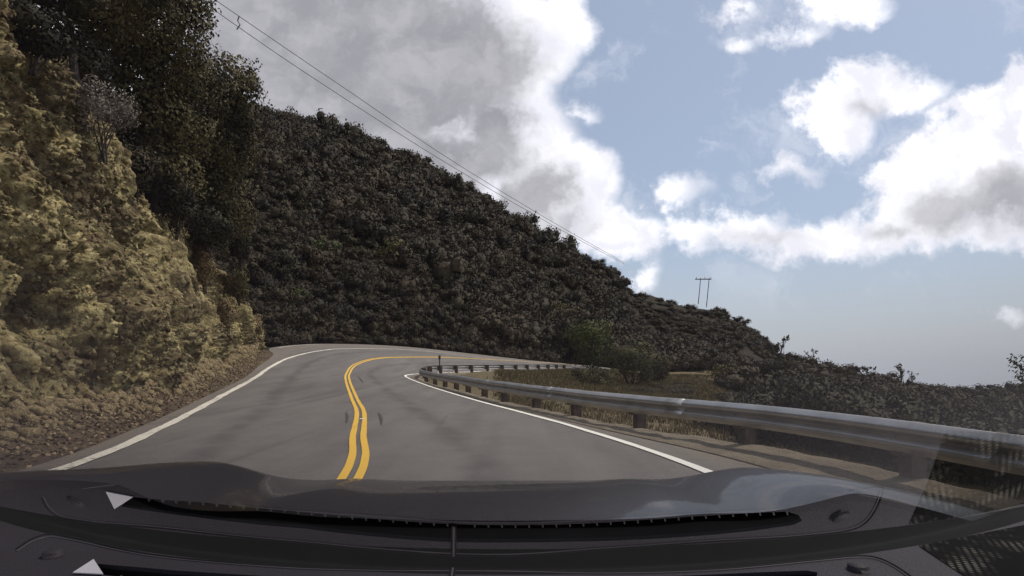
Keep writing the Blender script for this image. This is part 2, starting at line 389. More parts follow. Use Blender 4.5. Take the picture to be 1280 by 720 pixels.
# ---------------------------------------------------------------- terrain
prof = {   # image column -> (distance, ground height) along that direction
 -3500: [(0, -.1), (10, 3), (30, 22), (120, 40), (3000, 0)],
 -500: [(0, -.1), (9, .2), (13, 6), (30, 18), (120, 60), (300, 60), (3000, 0)],
 100: [(0, -.1), (12, 0), (17, 5.5), (30, 13), (60, 30), (130, 62), (300, 55), (3000, 0)],
 230: [(0, -.1), (20, .3), (27, 4.5), (38, 9), (60, 22), (130, 60), (300, 55), (3000, 0)],
 300: [(0, -.1), (28, .8), (38, 3.5), (50, 7), (70, 21), (130, 57), (300, 50), (3000, -40)],
 340: [(0, -.1), (30, .6), (42, 2.2), (48, 4), (62, 14), (88, 33), (130, 55.5), (170, 57), (400, 30), (3000, -50)],
 420: [(0, -.1), (30, .4), (49, 2.6), (54, 4), (66, 12), (95, 32), (130, 51.7), (170, 51), (400, 20), (3000, -80)],
 520: [(0, -.1), (30, .2), (55, 2.3), (60, 3.6), (72, 10), (100, 28), (140, 48), (180, 46), (400, 10), (3000, -250)],
 600: [(0, -.1), (20, 0), (66, 1.5), (72, 3), (84, 9), (110, 25), (150, 44), (190, 40), (400, 0), (3000, -250)],
 690: [(0, -.1), (20, 0), (40, .1), (80, .8), (88, 3), (100, 8), (122, 19), (160, 35.2), (205, 28), (400, -10), (3000, -250)],
 760: [(0, -.1), (13, -.2), (30, -.3), (55, -.3), (84, .1), (98, 3), (112, 8), (165, 26.5), (210, 20), (400, -20), (3000, -250)],
 786: [(0, -.1), (12, -.2), (30, -.6), (60, -.6), (90, 0), (110, 5), (170, 21), (200, 22.5), (300, 5), (3000, -250)],
 806: [(0, -.1), (12, -.2), (30, -.7), (60, -.7), (90, -.2), (115, 3.5), (160, 13), (200, 24.4), (260, 15), (500, -40), (3000, -250)],
 878: [(0, -.1), (9.5, -.2), (30, -.9), (62, -1.0), (74, -.6), (100, .5), (130, 5), (170, 12), (210, 20), (270, 8), (500, -50), (3000, -250)],
 930: [(0, -.1), (8.5, -.2), (20, -1.8), (50, -3), (74, -1.8), (110, 0), (150, 6), (210, 14.6), (270, 4), (500, -50), (3000, -250)],
 968: [(0, -.1), (7.5, -.2), (15, -2), (40, -4.5), (70, -3), (110, -1), (150, 1.5), (205, 5.8), (270, -4), (500, -50), (3000, -250)],
 1000: [(0, -.1), (7, -.2), (14, -1.6), (40, -2.6), (75, -1.5), (110, 1.6), (150, -2), (230, -10), (500, -50), (3000, -250)],
 1045: [(0, -.1), (6.5, -.2), (13, -1.8), (40, -3), (75, -2.6), (95, -1.2), (140, -6), (230, -15), (500, -55), (3000, -250)],
 1100: [(0, -.1), (5.8, -.2), (12, -1.9), (40, -3.3), (80, -3.6), (120, -3.4), (180, -14), (500, -60), (3000, -250)],
 1200: [(0, -.1), (5, -.2), (11, -2), (40, -3.6), (90, -6.5), (160, -8.8), (230, -20), (500, -60), (3000, -250)],
 1290: [(0, -.1), (4.6, -.2), (10, -2), (40, -3.8), (70, -5.5), (110, -5.2), (180, -16), (500, -60), (3000, -250)],
 1700: [(0, -.1), (4.6, -.2), (10, -3), (40, -11), (110, -14), (300, -30), (3000, -250)],
 6000: [(0, -.1), (5, -.3), (12, -4), (40, -13), (110, -20), (300, -40), (3000, -250)],
}
azs, tabs = [], []
Dg = np.concatenate([np.linspace(1.5, 60, 170), np.linspace(60, 260, 230)[1:], np.geomspace(260, 3500, 40)[1:]])
for px in sorted(prof):
    azs.append(math.atan2(px-CX, F)); a = np.array(prof[px]); 
    tabs.append(np.interp(Dg, a[:, 0], a[:, 1]))
azs = np.array(azs); tabs = np.array(tabs)
AZ = np.concatenate([np.linspace(-1.38, R(-50), 60), np.linspace(R(-50), R(50), 520)[1:], np.linspace(R(50), 1.38, 40)[1:]])
Tz = np.stack([np.interp(AZ, azs, tabs[:, j]) for j in range(len(Dg))], 1)          # rows azimuth, columns depth ahead
# smooth the kinks across azimuth a little
for _ in range(3): Tz[1:-1] = (Tz[:-2]+2*Tz[1:-1]+Tz[2:])/4
for _ in range(2): Tz[:, 1:-1] = (Tz[:, :-2]+2*Tz[:, 1:-1]+Tz[:, 2:])/4
X = np.tan(AZ)[:, None]*Dg[None, :]; Y = np.repeat(Dg[None, :], len(AZ), 0)
P3 = np.stack([X, Y, 0*X], -1)
amp = np.clip((Y-60)/60, 0, 1)*2.2
Tz += amp*fbm(P3/22., 4, 5) + np.clip((Y-25)/40, 0, 1)*.5*fbm(P3/6., 3, 8)
# keep the ground under the road and the shoulder of it
st = rows[::2].reshape(-1, 3)
flatXY = np.stack([X.ravel(), Y.ravel()], 1); mask = (Y.ravel() < 95)
dz = np.full(len(flatXY), 99.); zz = np.zeros(len(flatXY))
idx = np.where(mask)[0]
dense = np.vstack([rows.reshape(-1, 3), cRail+np.array([0, 0, -.02])])
for ch in np.array_split(idx, 60):
    d = ((flatXY[ch][:, None, :]-dense[None, :, :2])**2).sum(-1)
    k = d.argmin(1); dz[ch] = np.sqrt(d[np.arange(len(ch)), k]); zz[ch] = dense[k, 2]
w = np.clip((dz-.9)/3.0, 0, 1); w = w*w*(3-2*w)
Tf = Tz.ravel(); inside = dz < .9
Tf = np.where(dz < 50, (zz-.09)*(1-w)+Tf*w, Tf)
Tz = Tf.reshape(Tz.shape)
def ground_z(x, y):
    a = math.atan2(x, max(y, .5)); i = np.clip(np.searchsorted(AZ, a)-1, 0, len(AZ)-2); j = np.clip(np.searchsorted(Dg, y)-1, 0, len(Dg)-2)
    ta = (a-AZ[i])/(AZ[i+1]-AZ[i]); tb = (y-Dg[j])/(Dg[j+1]-Dg[j]); ta = min(max(ta, 0), 1); tb = min(max(tb, 0), 1)
    return (Tz[i, j]*(1-ta)+Tz[i+1, j]*ta)*(1-tb)+(Tz[i, j+1]*(1-ta)+Tz[i+1, j+1]*ta)*tb
V = np.stack([X, Y, Tz], -1)
m, t, b, pos, tc = new_mat('terrain_ground', .95, 0, .1)
sp = t.n('ShaderNodeSeparateXYZ'); t.l(pos, sp.inputs[0])
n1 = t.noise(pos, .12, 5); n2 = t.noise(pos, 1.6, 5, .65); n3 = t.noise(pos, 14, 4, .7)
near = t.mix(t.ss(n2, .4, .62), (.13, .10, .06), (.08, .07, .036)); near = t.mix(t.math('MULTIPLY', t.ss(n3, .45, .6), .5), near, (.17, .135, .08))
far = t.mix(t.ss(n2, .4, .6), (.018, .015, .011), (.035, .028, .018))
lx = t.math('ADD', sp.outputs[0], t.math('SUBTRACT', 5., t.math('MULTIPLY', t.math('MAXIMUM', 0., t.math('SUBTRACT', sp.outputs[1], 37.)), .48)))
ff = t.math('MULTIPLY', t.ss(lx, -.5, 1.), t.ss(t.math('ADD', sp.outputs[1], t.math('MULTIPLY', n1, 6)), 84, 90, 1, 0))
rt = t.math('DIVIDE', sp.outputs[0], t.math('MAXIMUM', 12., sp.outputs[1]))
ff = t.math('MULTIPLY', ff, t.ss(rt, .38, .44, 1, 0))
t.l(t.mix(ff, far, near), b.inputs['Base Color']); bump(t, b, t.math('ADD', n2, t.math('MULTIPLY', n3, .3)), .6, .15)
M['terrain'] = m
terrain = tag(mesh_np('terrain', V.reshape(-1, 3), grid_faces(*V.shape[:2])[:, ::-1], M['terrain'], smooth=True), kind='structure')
# ground behind and beneath the car, out to the horizon (one low sheet)
gv = []; gf = []
th = np.linspace(0, 2*math.pi, 49)[:-1]; rr = [0, 4, 10, 40, 200, 1000, 3600]; hh = [-.35, -.4, -1.2, -14, -80, -150, -270]
V2 = []
for r_, h_ in zip(rr, hh):
    for a in th: V2.append((r_*math.sin(a), r_*math.cos(a), h_-(.8*max(0, math.cos(a))*min(r_, 60)/6 if r_ > 4 else 0)))
nf = []
for i in range(len(rr)-1):
    for k in range(48): nf.append((i*48+k, i*48+(k+1) % 48, (i+1)*48+(k+1) % 48, (i+1)*48+k))
tag(mesh_py('ground', V2, [f[::-1] for f in nf], M['hill'], smooth=True), kind='structure')

# ---------------------------------------------------------------- verge and cliff on the left
CB = [(-5.9, -12, .0), (-5.9, 0, .05), (-6.35, 5, .1), (-7.2, 8.5, .12), (-8.0, 12, .2), (-9.2, 16, .4), (-10.85, 21, .8), (-12.5, 26, 1.25), (-13.5, 30.5, 1.6), (-15.2, 33.8, 2.0), (-19, 36.5, 2.4), (-26, 40, 3)]
cb = resample(spline(CB, 24), .05)
sl = np.r_[0, np.cumsum(np.linalg.norm(np.diff(cb[:, :2], axis=0), axis=1))]
# height of the rock by distance ahead
Hd = lambda y: np.interp(y, [0, 6, 9, 12, 15, 19, 24, 28, 31, 34, 40], [9.5, 9.5, 8.8, 7.6, 6.9, 6.1, 5.2, 4.0, 2.9, 2.6, 2.4])
keep = cb[:, 1] > 3; cbn = cb[keep]
sub = np.where(cbn[:, 1] < 20, 1, 2)
cbn = cbn[(np.arange(len(cbn)) % 2 == 0) | (cbn[:, 1] < 18)]
tg = np.gradient(cbn[:, :2], axis=0); 
for _ in range(30): tg[1:-1] = (tg[:-2]+tg[1:-1]+tg[2:])/3
tg /= np.linalg.norm(tg, axis=1)[:, None]; nr = np.stack([tg[:, 1], -tg[:, 0]], 1)          # towards the road
nt_, nb_ = 190, 46
tv = np.linspace(0, 1, nt_)
Hh = Hd(cbn[:, 1])
pts = np.zeros((len(cbn), nt_+nb_, 3)); amp = np.zeros((len(cbn), nt_+nb_))
for j in range(nt_):
    t_ = tv[j]; h = Hh*t_
    lean = .95*t_*Hh*.235+.9*(1-np.exp(-h/.45))*.15
    pts[:, j, 0] = cbn[:, 0]-nr[:, 0]*lean; pts[:, j, 1] = cbn[:, 1]-nr[:, 1]*lean; pts[:, j, 2] = cbn[:, 2]-.15+h
    amp[:, j] = min(1, .25+t_*8)
for j in range(nb_):
    s_ = (j+1)/nb_*16; lean = .95*Hh*.235+.135+s_
    pts[:, nt_+j, 0] = cbn[:, 0]-nr[:, 0]*lean; pts[:, nt_+j, 1] = cbn[:, 1]-nr[:, 1]*lean; pts[:, nt_+j, 2] = cbn[:, 2]-.15+Hh+s_*.62
    amp[:, nt_+j] = .8
q = pts.copy(); flat = q.reshape(-1, 3)
big = fbm(flat/2.4, 3, 21); gul = fbm(flat/np.array([.8, .8, 3.2]), 3, 33); med = fbm(flat/np.array([.45, .45, .7]), 3, 37)
warp = fbm(flat/.5, 2, 3)[:, None]*.5
d1, d2, cid = cell(flat/np.array([.40, .40, .55])+warp, 41); e1, e2, cid2 = cell(flat/np.array([.15, .15, .19])+warp, 51)
f1, f2, cid3 = cell(flat/.085, 61)
rough_ = np.clip(.75+fbm(flat/1.6, 3, 83)*1.6, .15, 1.4)
clf = fbm(flat/np.array([1.3, 1.3, 3.5])+9, 3, 39)
disp = big*.95+gul*.8-np.clip(.14-np.abs(clf), 0, 1)*4.5+med*.22+((cid-.5)*.20-np.clip(.16-(d2-d1), 0, 1)*.5+(cid2-.5)*.22-np.clip(.16-(e2-e1), 0, 1)*.45+(cid3-.5)*.07)*rough_+fbm(flat/.16, 2, 71)*.06
A = amp.reshape(-1); disp *= A
nx = np.repeat(nr[:, 0], nt_+nb_); ny = np.repeat(nr[:, 1], nt_+nb_)
flat = flat + np.stack([nx*disp*.93, ny*disp*.93, disp*.12], 1)
dirt = np.clip(fbm(pts.reshape(-1, 3)/3., 3, 77)*1.6-.25, 0, 1)*.7
jj = np.tile(np.arange(nt_+nb_), len(cbn)); dirt = np.maximum(dirt, np.clip((jj-nt_+8)/16., 0, 1)*.95)
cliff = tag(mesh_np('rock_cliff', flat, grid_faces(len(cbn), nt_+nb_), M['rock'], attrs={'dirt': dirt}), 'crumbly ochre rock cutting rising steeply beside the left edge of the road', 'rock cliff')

# angular chips of rock standing out of the face
fl2 = flat.reshape(len(cbn), nt_+nb_, 3); dr2 = dirt.reshape(len(cbn), nt_+nb_); ro2 = rough_.reshape(len(cbn), nt_+nb_)
fm = cbn[:, 1] < 33; prob = 1/(cbn[:, 1]+4)**.9; prob *= fm; prob /= prob.sum()
ia = rng.choice(len(cbn), 42000, p=prob); ja = rng.integers(2, nt_+8, 42000)
kp = rng.uniform(size=42000) < np.clip(ro2[ia, ja]*1.1-dr2[ia, ja]*.7, .06, 1); ia, ja = ia[kp], ja[kp]
cp = fl2[ia, ja]; n_ = len(ia)
s_ = (.016+rng.exponential(.015, n_)).clip(.016, .085)*(1+cp[:, 1]*.02)
ic_v = np.array([(0, 0, -1), (.72, -.53, -.45), (-.28, -.85, -.45), (-.89, 0, -.45), (-.28, .85, -.45), (.72, .53, -.45), (.28, -.85, .45), (-.72, -.53, .45), (-.72, .53, .45), (.28, .85, .45), (.89, 0, .45), (0, 0, 1)])
ic_f = np.array([(0, 1, 2), (1, 0, 5), (0, 2, 3), (0, 3, 4), (0, 4, 5), (1, 5, 10), (2, 1, 6), (3, 2, 7), (4, 3, 8), (5, 4, 9), (1, 10, 6), (2, 6, 7), (3, 7, 8), (4, 8, 9), (5, 9, 10), (6, 10, 11), (7, 6, 11), (8, 7, 11), (9, 8, 11), (10, 9, 11)])
loc = ic_v[None]*rng.uniform(.55, 1.3, (n_, 12, 1))*rng.uniform(.4, 1.4, (n_, 1, 3))
qa = rng.normal(size=(n_, 4)); qa /= np.linalg.norm(qa, axis=1)[:, None]; w0, x0, y0_, z0 = qa.T
RM = np.stack([np.stack([1-2*(y0_**2+z0**2), 2*(x0*y0_-z0*w0), 2*(x0*z0+y0_*w0)], -1), np.stack([2*(x0*y0_+z0*w0), 1-2*(x0**2+z0**2), 2*(y0_*z0-x0*w0)], -1), np.stack([2*(x0*z0-y0_*w0), 2*(y0_*z0+x0*w0), 1-2*(x0**2+y0_**2)], -1)], -2)
loc = np.einsum('nij,nkj->nki', RM, loc)*s_[:, None, None]+cp[:, None, :]
chd = np.repeat(np.clip(dr2[ia, ja]*.5+rng.uniform(-.35, .25, n_), 0, .6), 12)
chips = mesh_np('rock_chips', loc.reshape(-1, 3), (ic_f[None]+12*np.arange(n_)[:, None, None]).reshape(-1, 3), M['rock'], cliff, attrs={'dirt': chd})
chips['kind'] = 'stuff'

# verge between pavement and cliff foot
vo = resample(cO, .1); vo = vo[vo[:, 1] < 38]
cbr = cb[cb[:, 1] < 39.5]
un = np.linspace(0, 1, 420)
def bypar(poly):
    s = np.r_[0, np.cumsum(np.linalg.norm(np.diff(poly, axis=0), axis=1))]; s /= s[-1]
    return np.stack([np.interp(un, s, poly[:, k]) for k in range(3)], 1)
va, vb = bypar(vo), bypar(cbr)
kk = np.linspace(-.06, 1.25, 34)
VV = va[:, None, :]+(vb-va)[:, None, :]*kk[None, :, None]
VV[..., 2] += np.clip(kk, 0, 1)[None, :]**1.6*.32-.03+.02
ns = fbm(VV.reshape(-1, 3)/.35, 4, 91).reshape(VV.shape[:2])*.09+fbm(VV.reshape(-1, 3)/1.5, 2, 95).reshape(VV.shape[:2])*.12
VV[..., 2] += ns*np.clip(kk*3, 0, 1)[None, :]
VV[:, 0, 2] -= .05
tag(mesh_np('dirt_verge', VV.reshape(-1, 3), grid_faces(420, 34), M['verge'], smooth=True), kind='structure')

# loose stones and fallen leaves
def verge_pt(u, k):
    i = u*419; a = int(i); a = min(a, 418); f = i-a; kf = np.interp(k, kk, np.arange(34)); b0 = min(int(kf), 32); g_ = kf-b0
    return (VV[a, b0]*(1-f)+VV[a+1, b0]*f)*(1-g_)+(VV[a, b0+1]*(1-f)+VV[a+1, b0+1]*f)*g_
ico_v = np.array([(0, 0, -1), (.72, -.53, -.45), (-.28, -.85, -.45), (-.89, 0, -.45), (-.28, .85, -.45), (.72, .53, -.45), (.28, -.85, .45), (-.72, -.53, .45), (-.72, .53, .45), (.28, .85, .45), (.89, 0, .45), (0, 0, 1)])
ico_f = np.array([(0, 1, 2), (1, 0, 5), (0, 2, 3), (0, 3, 4), (0, 4, 5), (1, 5, 10), (2, 1, 6), (3, 2, 7), (4, 3, 8), (5, 4, 9), (1, 10, 6), (2, 6, 7), (3, 7, 8), (4, 8, 9), (5, 9, 10), (6, 10, 11), (7, 6, 11), (8, 7, 11), (9, 8, 11), (10, 9, 11)])
sv_, sf_ = [], []
for i in range(5200):
    u = rng.uniform(.16, .98); k = rng.beta(3.2, 1.4)*1.12; p = verge_pt(u, k)
    s = .012+rng.exponential(.026)*(.4+k); s = min(s, .16)
    v = ico_v*rng.uniform(.6, 1.25, (12, 1))*s*rng.uniform(.6, 1.2, 3); a = rng.uniform(0, 6.28); c_, s2 = math.cos(a), math.sin(a)
    v = v@np.array([[c_, -s2, 0], [s2, c_, 0], [0, 0, 1]])
    sv_.append(v+p+np.array([0, 0, s*.25])); sf_.append(ico_f+12*i)
tag(mesh_np('loose_stones', np.vstack(sv_), np.vstack(sf_), M['stone']), 'loose ochre stones fallen along the foot of the rock cutting', 'stones', kind='stuff')
lp = []
for i in range(9000):
    u = rng.uniform(.14, .99); k = rng.beta(1.6, 1.5)*1.1; lp.append(verge_pt(u, k)+np.array([0, 0, .015]))
lp = np.array(lp)
def quads(pts, size, rg, flatness=0., aspect=.55, nrm=None, jit=.38):
    n = len(pts)
    a = rg.normal(size=(n, 3)); 
    if nrm is not None: a = nrm*1.0+a*jit
    if flatness: a[:, 2] += flatness
    a /= np.linalg.norm(a, axis=1)[:, None]
    r = rg.normal(size=(n, 3)); u = np.cross(a, r); u /= np.linalg.norm(u, axis=1)[:, None]+1e-9; v = np.cross(a, u)
    s = (size*rg.uniform(.6, 1.3, n) if np.isscalar(size) else size)[:, None]
    V = np.stack([pts-u*s, pts-v*s*aspect, pts+u*s, pts+v*s*aspect], 1)
    return V.reshape(-1, 3)
lv = quads(lp, .04, rng, 2.)
tag(mesh_np('fallen_leaves', lv, np.arange(len(lv)).reshape(-1, 4), M['litter'], attrs={'tint': np.repeat(rng.uniform(0, 1, len(lp)), 4)}), 'dry brown leaf litter covering the dirt verge under the cliff', 'leaf litter', kind='stuff')

# ---------------------------------------------------------------- foliage builders
def crown_points(lobes, n, rg, inner=.35, rag=.22):
    """points spread through a union of lobes (centre, radius, squash), denser towards their outsides; also outward normals"""
    w = np.array([l[1]**2 for l in lobes]); w /= w.sum(); k = rg.choice(len(lobes), n, p=w)
    d = rg.normal(size=(n, 3)); d /= np.linalg.norm(d, axis=1)[:, None]
    c = np.array([l[0] for l in lobes])[k]; r = np.array([l[1] for l in lobes])[k]; sq = np.array([l[2] for l in lobes])[k]
    rad = np.where(rg.uniform(size=n) < inner, rg.uniform(.3, .9, n), rg.uniform(.85, 1.05, n))
    rad *= 1+rag*fbm(d*2.4+c*3, 3, 15)*2
    p = d*(r*rad)[:, None]; p[:, 2] *= sq
    return c+p, d

def bush_proto(seed, n, leaf, spread=.62, jit=.38, core=False):
    rg = np.random.default_rng(seed); lobes = [((0, 0, .45), .62, .85)]
    for i in range(7):
        a = rg.uniform(0, 6.28); rr_ = rg.uniform(.35, spread); lobes.append(((rr_*math.cos(a), rr_*math.sin(a), rg.uniform(.25, .85)), rg.uniform(.22, .42), rg.uniform(.8, 1.1)))
    p, d = crown_points(lobes, n, rg, .2, .22)
    cores, cn = [], []
    if core:
        for q_, ((lx, ly, lz), lr, ls) in enumerate(lobes[:4]):
            nu_, nv_ = (7, 4) if q_ == 0 else (5, 3)
            th_, ph_ = np.meshgrid(np.linspace(0, 2*math.pi, nu_+1), np.linspace(-.6, math.pi/2, nv_+1), indexing='ij')
            dd = np.stack([np.cos(ph_)*np.cos(th_), np.cos(ph_)*np.sin(th_), np.sin(ph_)], -1)
            lump = 1+.22*fbm(dd*2.4+np.array([lx, ly, lz])*3, 3, 15)*2*.55
            P_ = dd*(lr*.66*lump)[..., None]*np.array([1, 1, ls])+np.array([lx, ly, lz])
            f_ = grid_faces(nu_+1, nv_+1); cores.append(P_.reshape(-1, 3)[f_].reshape(-1, 3)); cn.append(dd.reshape(-1, 3)[f_].reshape(-1, 3))
    p[:, 2] = np.maximum(p[:, 2], -.1)
    o_ = d*.6+(p-np.array([0, 0, .1]))*.9; o_ /= np.linalg.norm(o_, axis=1)[:, None]
    res = np.hstack([quads(p, leaf, rg, nrm=d, jit=jit, aspect=.7), np.repeat(o_, 4, 0)])
    if core:
        cv = np.vstack(cores); co_ = np.vstack(cn)*.6+(cv-np.array([0, 0, .1]))*.9; co_ /= np.linalg.norm(co_, axis=1)[:, None]
        res = np.vstack([res, np.hstack([cv, co_])])
    return res

def scatter(name, places, protos, mat, label, cat, kind='stuff', tint=(0, 1)):
    """places: array (x,y,z,r,h) ; one mesh"""
    Vs, Ts, Ns = [], [], []
    pk = rng.integers(0, len(protos), len(places))
    for k, pr in enumerate(protos):
        s = places[pk == k]
        if not len(s): continue
        a = rng.uniform(0, 6.28, len(s)); c_, s_ = np.cos(a), np.sin(a)
        x = pr[None, :, 0]*c_[:, None]-pr[None, :, 1]*s_[:, None]; y = pr[None, :, 0]*s_[:, None]+pr[None, :, 1]*c_[:, None]
        V = np.stack([x*s[:, 3:4]+s[:, 0:1], y*s[:, 3:4]+s[:, 1:2], pr[None, :, 2]*s[:, 4:5]+s[:, 2:3]], -1)
        tt = rng.uniform(tint[0], tint[1], len(s))[:, None]*.75+rng.uniform(-.05, .05, (len(s), pr.shape[0]//4)).repeat(4, 1)+.12
        nx_ = pr[None, :, 3]*c_[:, None]-pr[None, :, 4]*s_[:, None]; ny_ = pr[None, :, 3]*s_[:, None]+pr[None, :, 4]*c_[:, None]
        Ns.append(np.stack([nx_, ny_, np.broadcast_to(pr[None, :, 5], nx_.shape)], -1).reshape(-1, 3))
        Vs.append(V.reshape(-1, 3)); Ts.append(tt.reshape(-1))
    V = np.vstack(Vs)
    o = mesh_np(name, V, np.arange(len(V)).reshape(-1, 4), mat, attrs={'tint': np.concatenate(Ts), 'outward': np.vstack(Ns)})
    return tag(o, label, cat, kind=kind)

far_protos = [bush_proto(100+i, 430, .066, jit=.7, core=True) for i in range(6)]
near_protos = [bush_proto(200+i, 2400, .042) for i in range(5)]

def road_dist(x, y):
    return math.sqrt(((dense[:, 0]-x)**2+(dense[:, 1]-y)**2).min())

def in_gap(x, y):                                         # the open dirt patch inside the bend
    px = CX+x/y*F
    return 640 < px < 905 and y < 79
hill, mid_, right_ = [], [], []
tries = 0
while len(hill) < 5000 and tries < 90000:
    tries += 1
    y = (rng.uniform(46, 105) if rng.uniform() < .45 else rng.uniform(60, 178)) if rng.uniform() < .8 else rng.uniform(100, 235); px = rng.uniform(215, 905); x = (px-CX)/F*y
    if px < 905:
        if y < 110 and road_dist(x, y) < 2.6: continue
        if px < 640 and y < 52 and x > -17.5: continue
        if in_gap(x, y): continue
        r_ = rng.choice([1.3, 1.9, 2.7, 3.3], p=[.3, .35, .23, .12])*rng.uniform(.85, 1.15)*(1 if y > 75 else .6); hh_ = r_*rng.uniform(.7, 1.15)
        if 780 < px and y > 130: r_ *= .8; hh_ *= .62
        if rng.uniform() < .12 and px < 780: hh_ *= 1.4
        hill.append((x, y, ground_z(x, y)-.3, r_, hh_))
while len(right_) < 1900:
    y = rng.uniform(58, 235); px = rng.uniform(890, 1330); x = (px-CX)/F*y
    if y < 82 and px < 905: continue
    r_ = rng.choice([1.2, 1.9, 2.8], p=[.35, .4, .25])*rng.uniform(.85, 1.15); hh_ = r_*rng.uniform(.65, 1.05)
    hh_ *= .9
    right_.append((x, y, ground_z(x, y)-.3, r_, hh_))
for i in range(420):                                      # the fringe of brush along the foot of the hill
    k = rng.integers(int(8.9*N), len(cO)-1); dv = cO[k]-cL[k]; dv[2] = 0; dv /= np.linalg.norm(dv); p = cO[k]+dv*rng.uniform(1.3, 7)
    if p[1] < 43 and p[0] > -19: continue
    r_ = rng.uniform(.7, 1.5); hill.append((p[0], p[1], ground_z(p[0], p[1])-.25, r_, r_*rng.uniform(.7, 1.2)))
scatter('hillside_chaparral', np.array(hill), far_protos, M['bush'], 'dark dense chaparral scrub covering the steep hill behind the bend', 'chaparral scrub')
scatter('ridge_scrub', np.array(right_), [bush_proto(300+i, 430, .06, jit=.7, core=True) for i in range(5)], M['bush'], 'low dark scrub covering the ridge below the wooden pylon', 'scrub')
nb = []
CRX = [760, 905, 960, 1000, 1050, 1100, 1200, 1240, 1290, 1500]; CRY = [480, 480, 468, 450, 466, 473, 489, 489, 484, 500]
while len(nb) < 430:
    y = rng.uniform(5.2, 60); px = rng.uniform(760, 1500); x = (px-CX)/F*y
    rd = road_dist(x, y)
    if rd < 1.2 + .02*y: continue
    if px < 905 and y < 60 and rng.uniform() > .1: continue
    g_ = ground_z(x, y); top = CAM_Z-(np.interp(px, CRX, CRY)-450+3+45*rng.uniform()**1.5)/F*y
    r_ = rng.uniform(.5, 1.1)*(1 if y < 14 else 1.7); h_ = min(r_*2.2, max(.35, (top-g_)/1.15))
    nb.append((x, y, g_-.1, r_, h_))
scatter('roadside_brush', np.array(nb), near_protos, M['bush_near'], 'dark leafy brush on the slope falling away behind the right guardrail', 'brush')

# grass inside the bend and along the shoulder
gp = []
while len(gp) < 9000:
    y = rng.uniform(4.5, 74); px = rng.uniform(620, 1300); x = (px-CX)/F*y
    if px > 905 and y > 14: continue
    if rng.uniform() > .25+y/60: continue
    # outside the rail
    d_ = np.sqrt(((cRail[:, 0]-x)**2+(cRail[:, 1]-y)**2)); k = d_.argmin(); tgv = cRail[min(k+1, len(cRail)-1)]-cRail[max(k-1, 0)]
    side = tgv[0]*(y-cRail[k, 1])-tgv[1]*(x-cRail[k, 0])
    if side > 0 or d_[k] < .12: continue
    if y > 72: continue
    gp.append((x, y, ground_z(x, y), min(1, .35+y/50)))
gp = np.array(gp); n = len(gp); per = 9
base = np.repeat(gp[:, :3], per, 0)+np.c_[rng.normal(0, .16, (n*per, 2)), np.zeros(n*per)]
hgt = np.repeat(gp[:, 3], per)*rng.uniform(.08, .27, n*per); an = rng.uniform(0, 6.28, n*per); wd = .006+.0006*base[:, 1]
dx, dy = np.cos(an)*wd, np.sin(an)*wd; bend = rng.normal(0, .35, (n*per, 2))*hgt[:, None]
GV = np.stack([base+np.c_[-dx, -dy, -.03+0*dx], base+np.c_[dx, dy, -.03+0*dx], base+np.c_[bend, hgt]], 1).reshape(-1, 3)
tag(mesh_np('dry_grass', GV, np.arange(len(GV)).reshape(-1, 3), M['grass'], attrs={'tint': np.repeat(rng.uniform(0, 1, n), per*3)}), 'dry tan grass on the open ground inside the bend', 'grass', kind='stuff')

# brush on the slope above the cutting
cap = pts[:, nt_+1:nt_+34].reshape(-1, 3); cap = cap[(cap[:, 1] > 8) & (cap[:, 1] < 36)]
ci = cap[rng.choice(len(cap), 250)]
cr_ = rng.uniform(.7, 1.35, 250); 
scatter('clifftop_brush', np.c_[ci[:, 0], ci[:, 1], ci[:, 2]-.2, cr_, cr_*rng.uniform(.8, 1.5, 250)], near_protos, M['bush_near'], 'dark brush covering the slope above the top of the rock cutting', 'brush')

# individual shrubs: image column of the middle, row of the middle, distance, half width in metres, half height, material, leaf
def tube(pts_, rads, seg=7):
    V, Fc = [], []
    pts_ = [Vector(p) for p in pts_]
    for i, p in enumerate(pts_):
        d = (pts_[min(i+1, len(pts_)-1)]-pts_[max(i-1, 0)]).normalized(); u = d.orthogonal().normalized(); v = d.cross(u)
        for k in range(seg):
            a = 2*math.pi*k/seg; V.append(p+(u*math.cos(a)+v*math.sin(a))*rads[i])
    for i in range(len(pts_)-1):
        for k in range(seg): Fc.append((i*seg+k, i*seg+(k+1) % seg, (i+1)*seg+(k+1) % seg, (i+1)*seg+k))
    V2_ = V; Fc.append(tuple(range(seg))[::-1]); Fc.append(tuple((len(pts_)-1)*seg+k for k in range(seg)))
    return V2_, Fc
def join(parts):
    V, Fc = [], []
    for v, f in parts:
        o = len(V); V += list(v); Fc += [tuple(i+o for i in ff_) for ff_ in f]
    return V, Fc

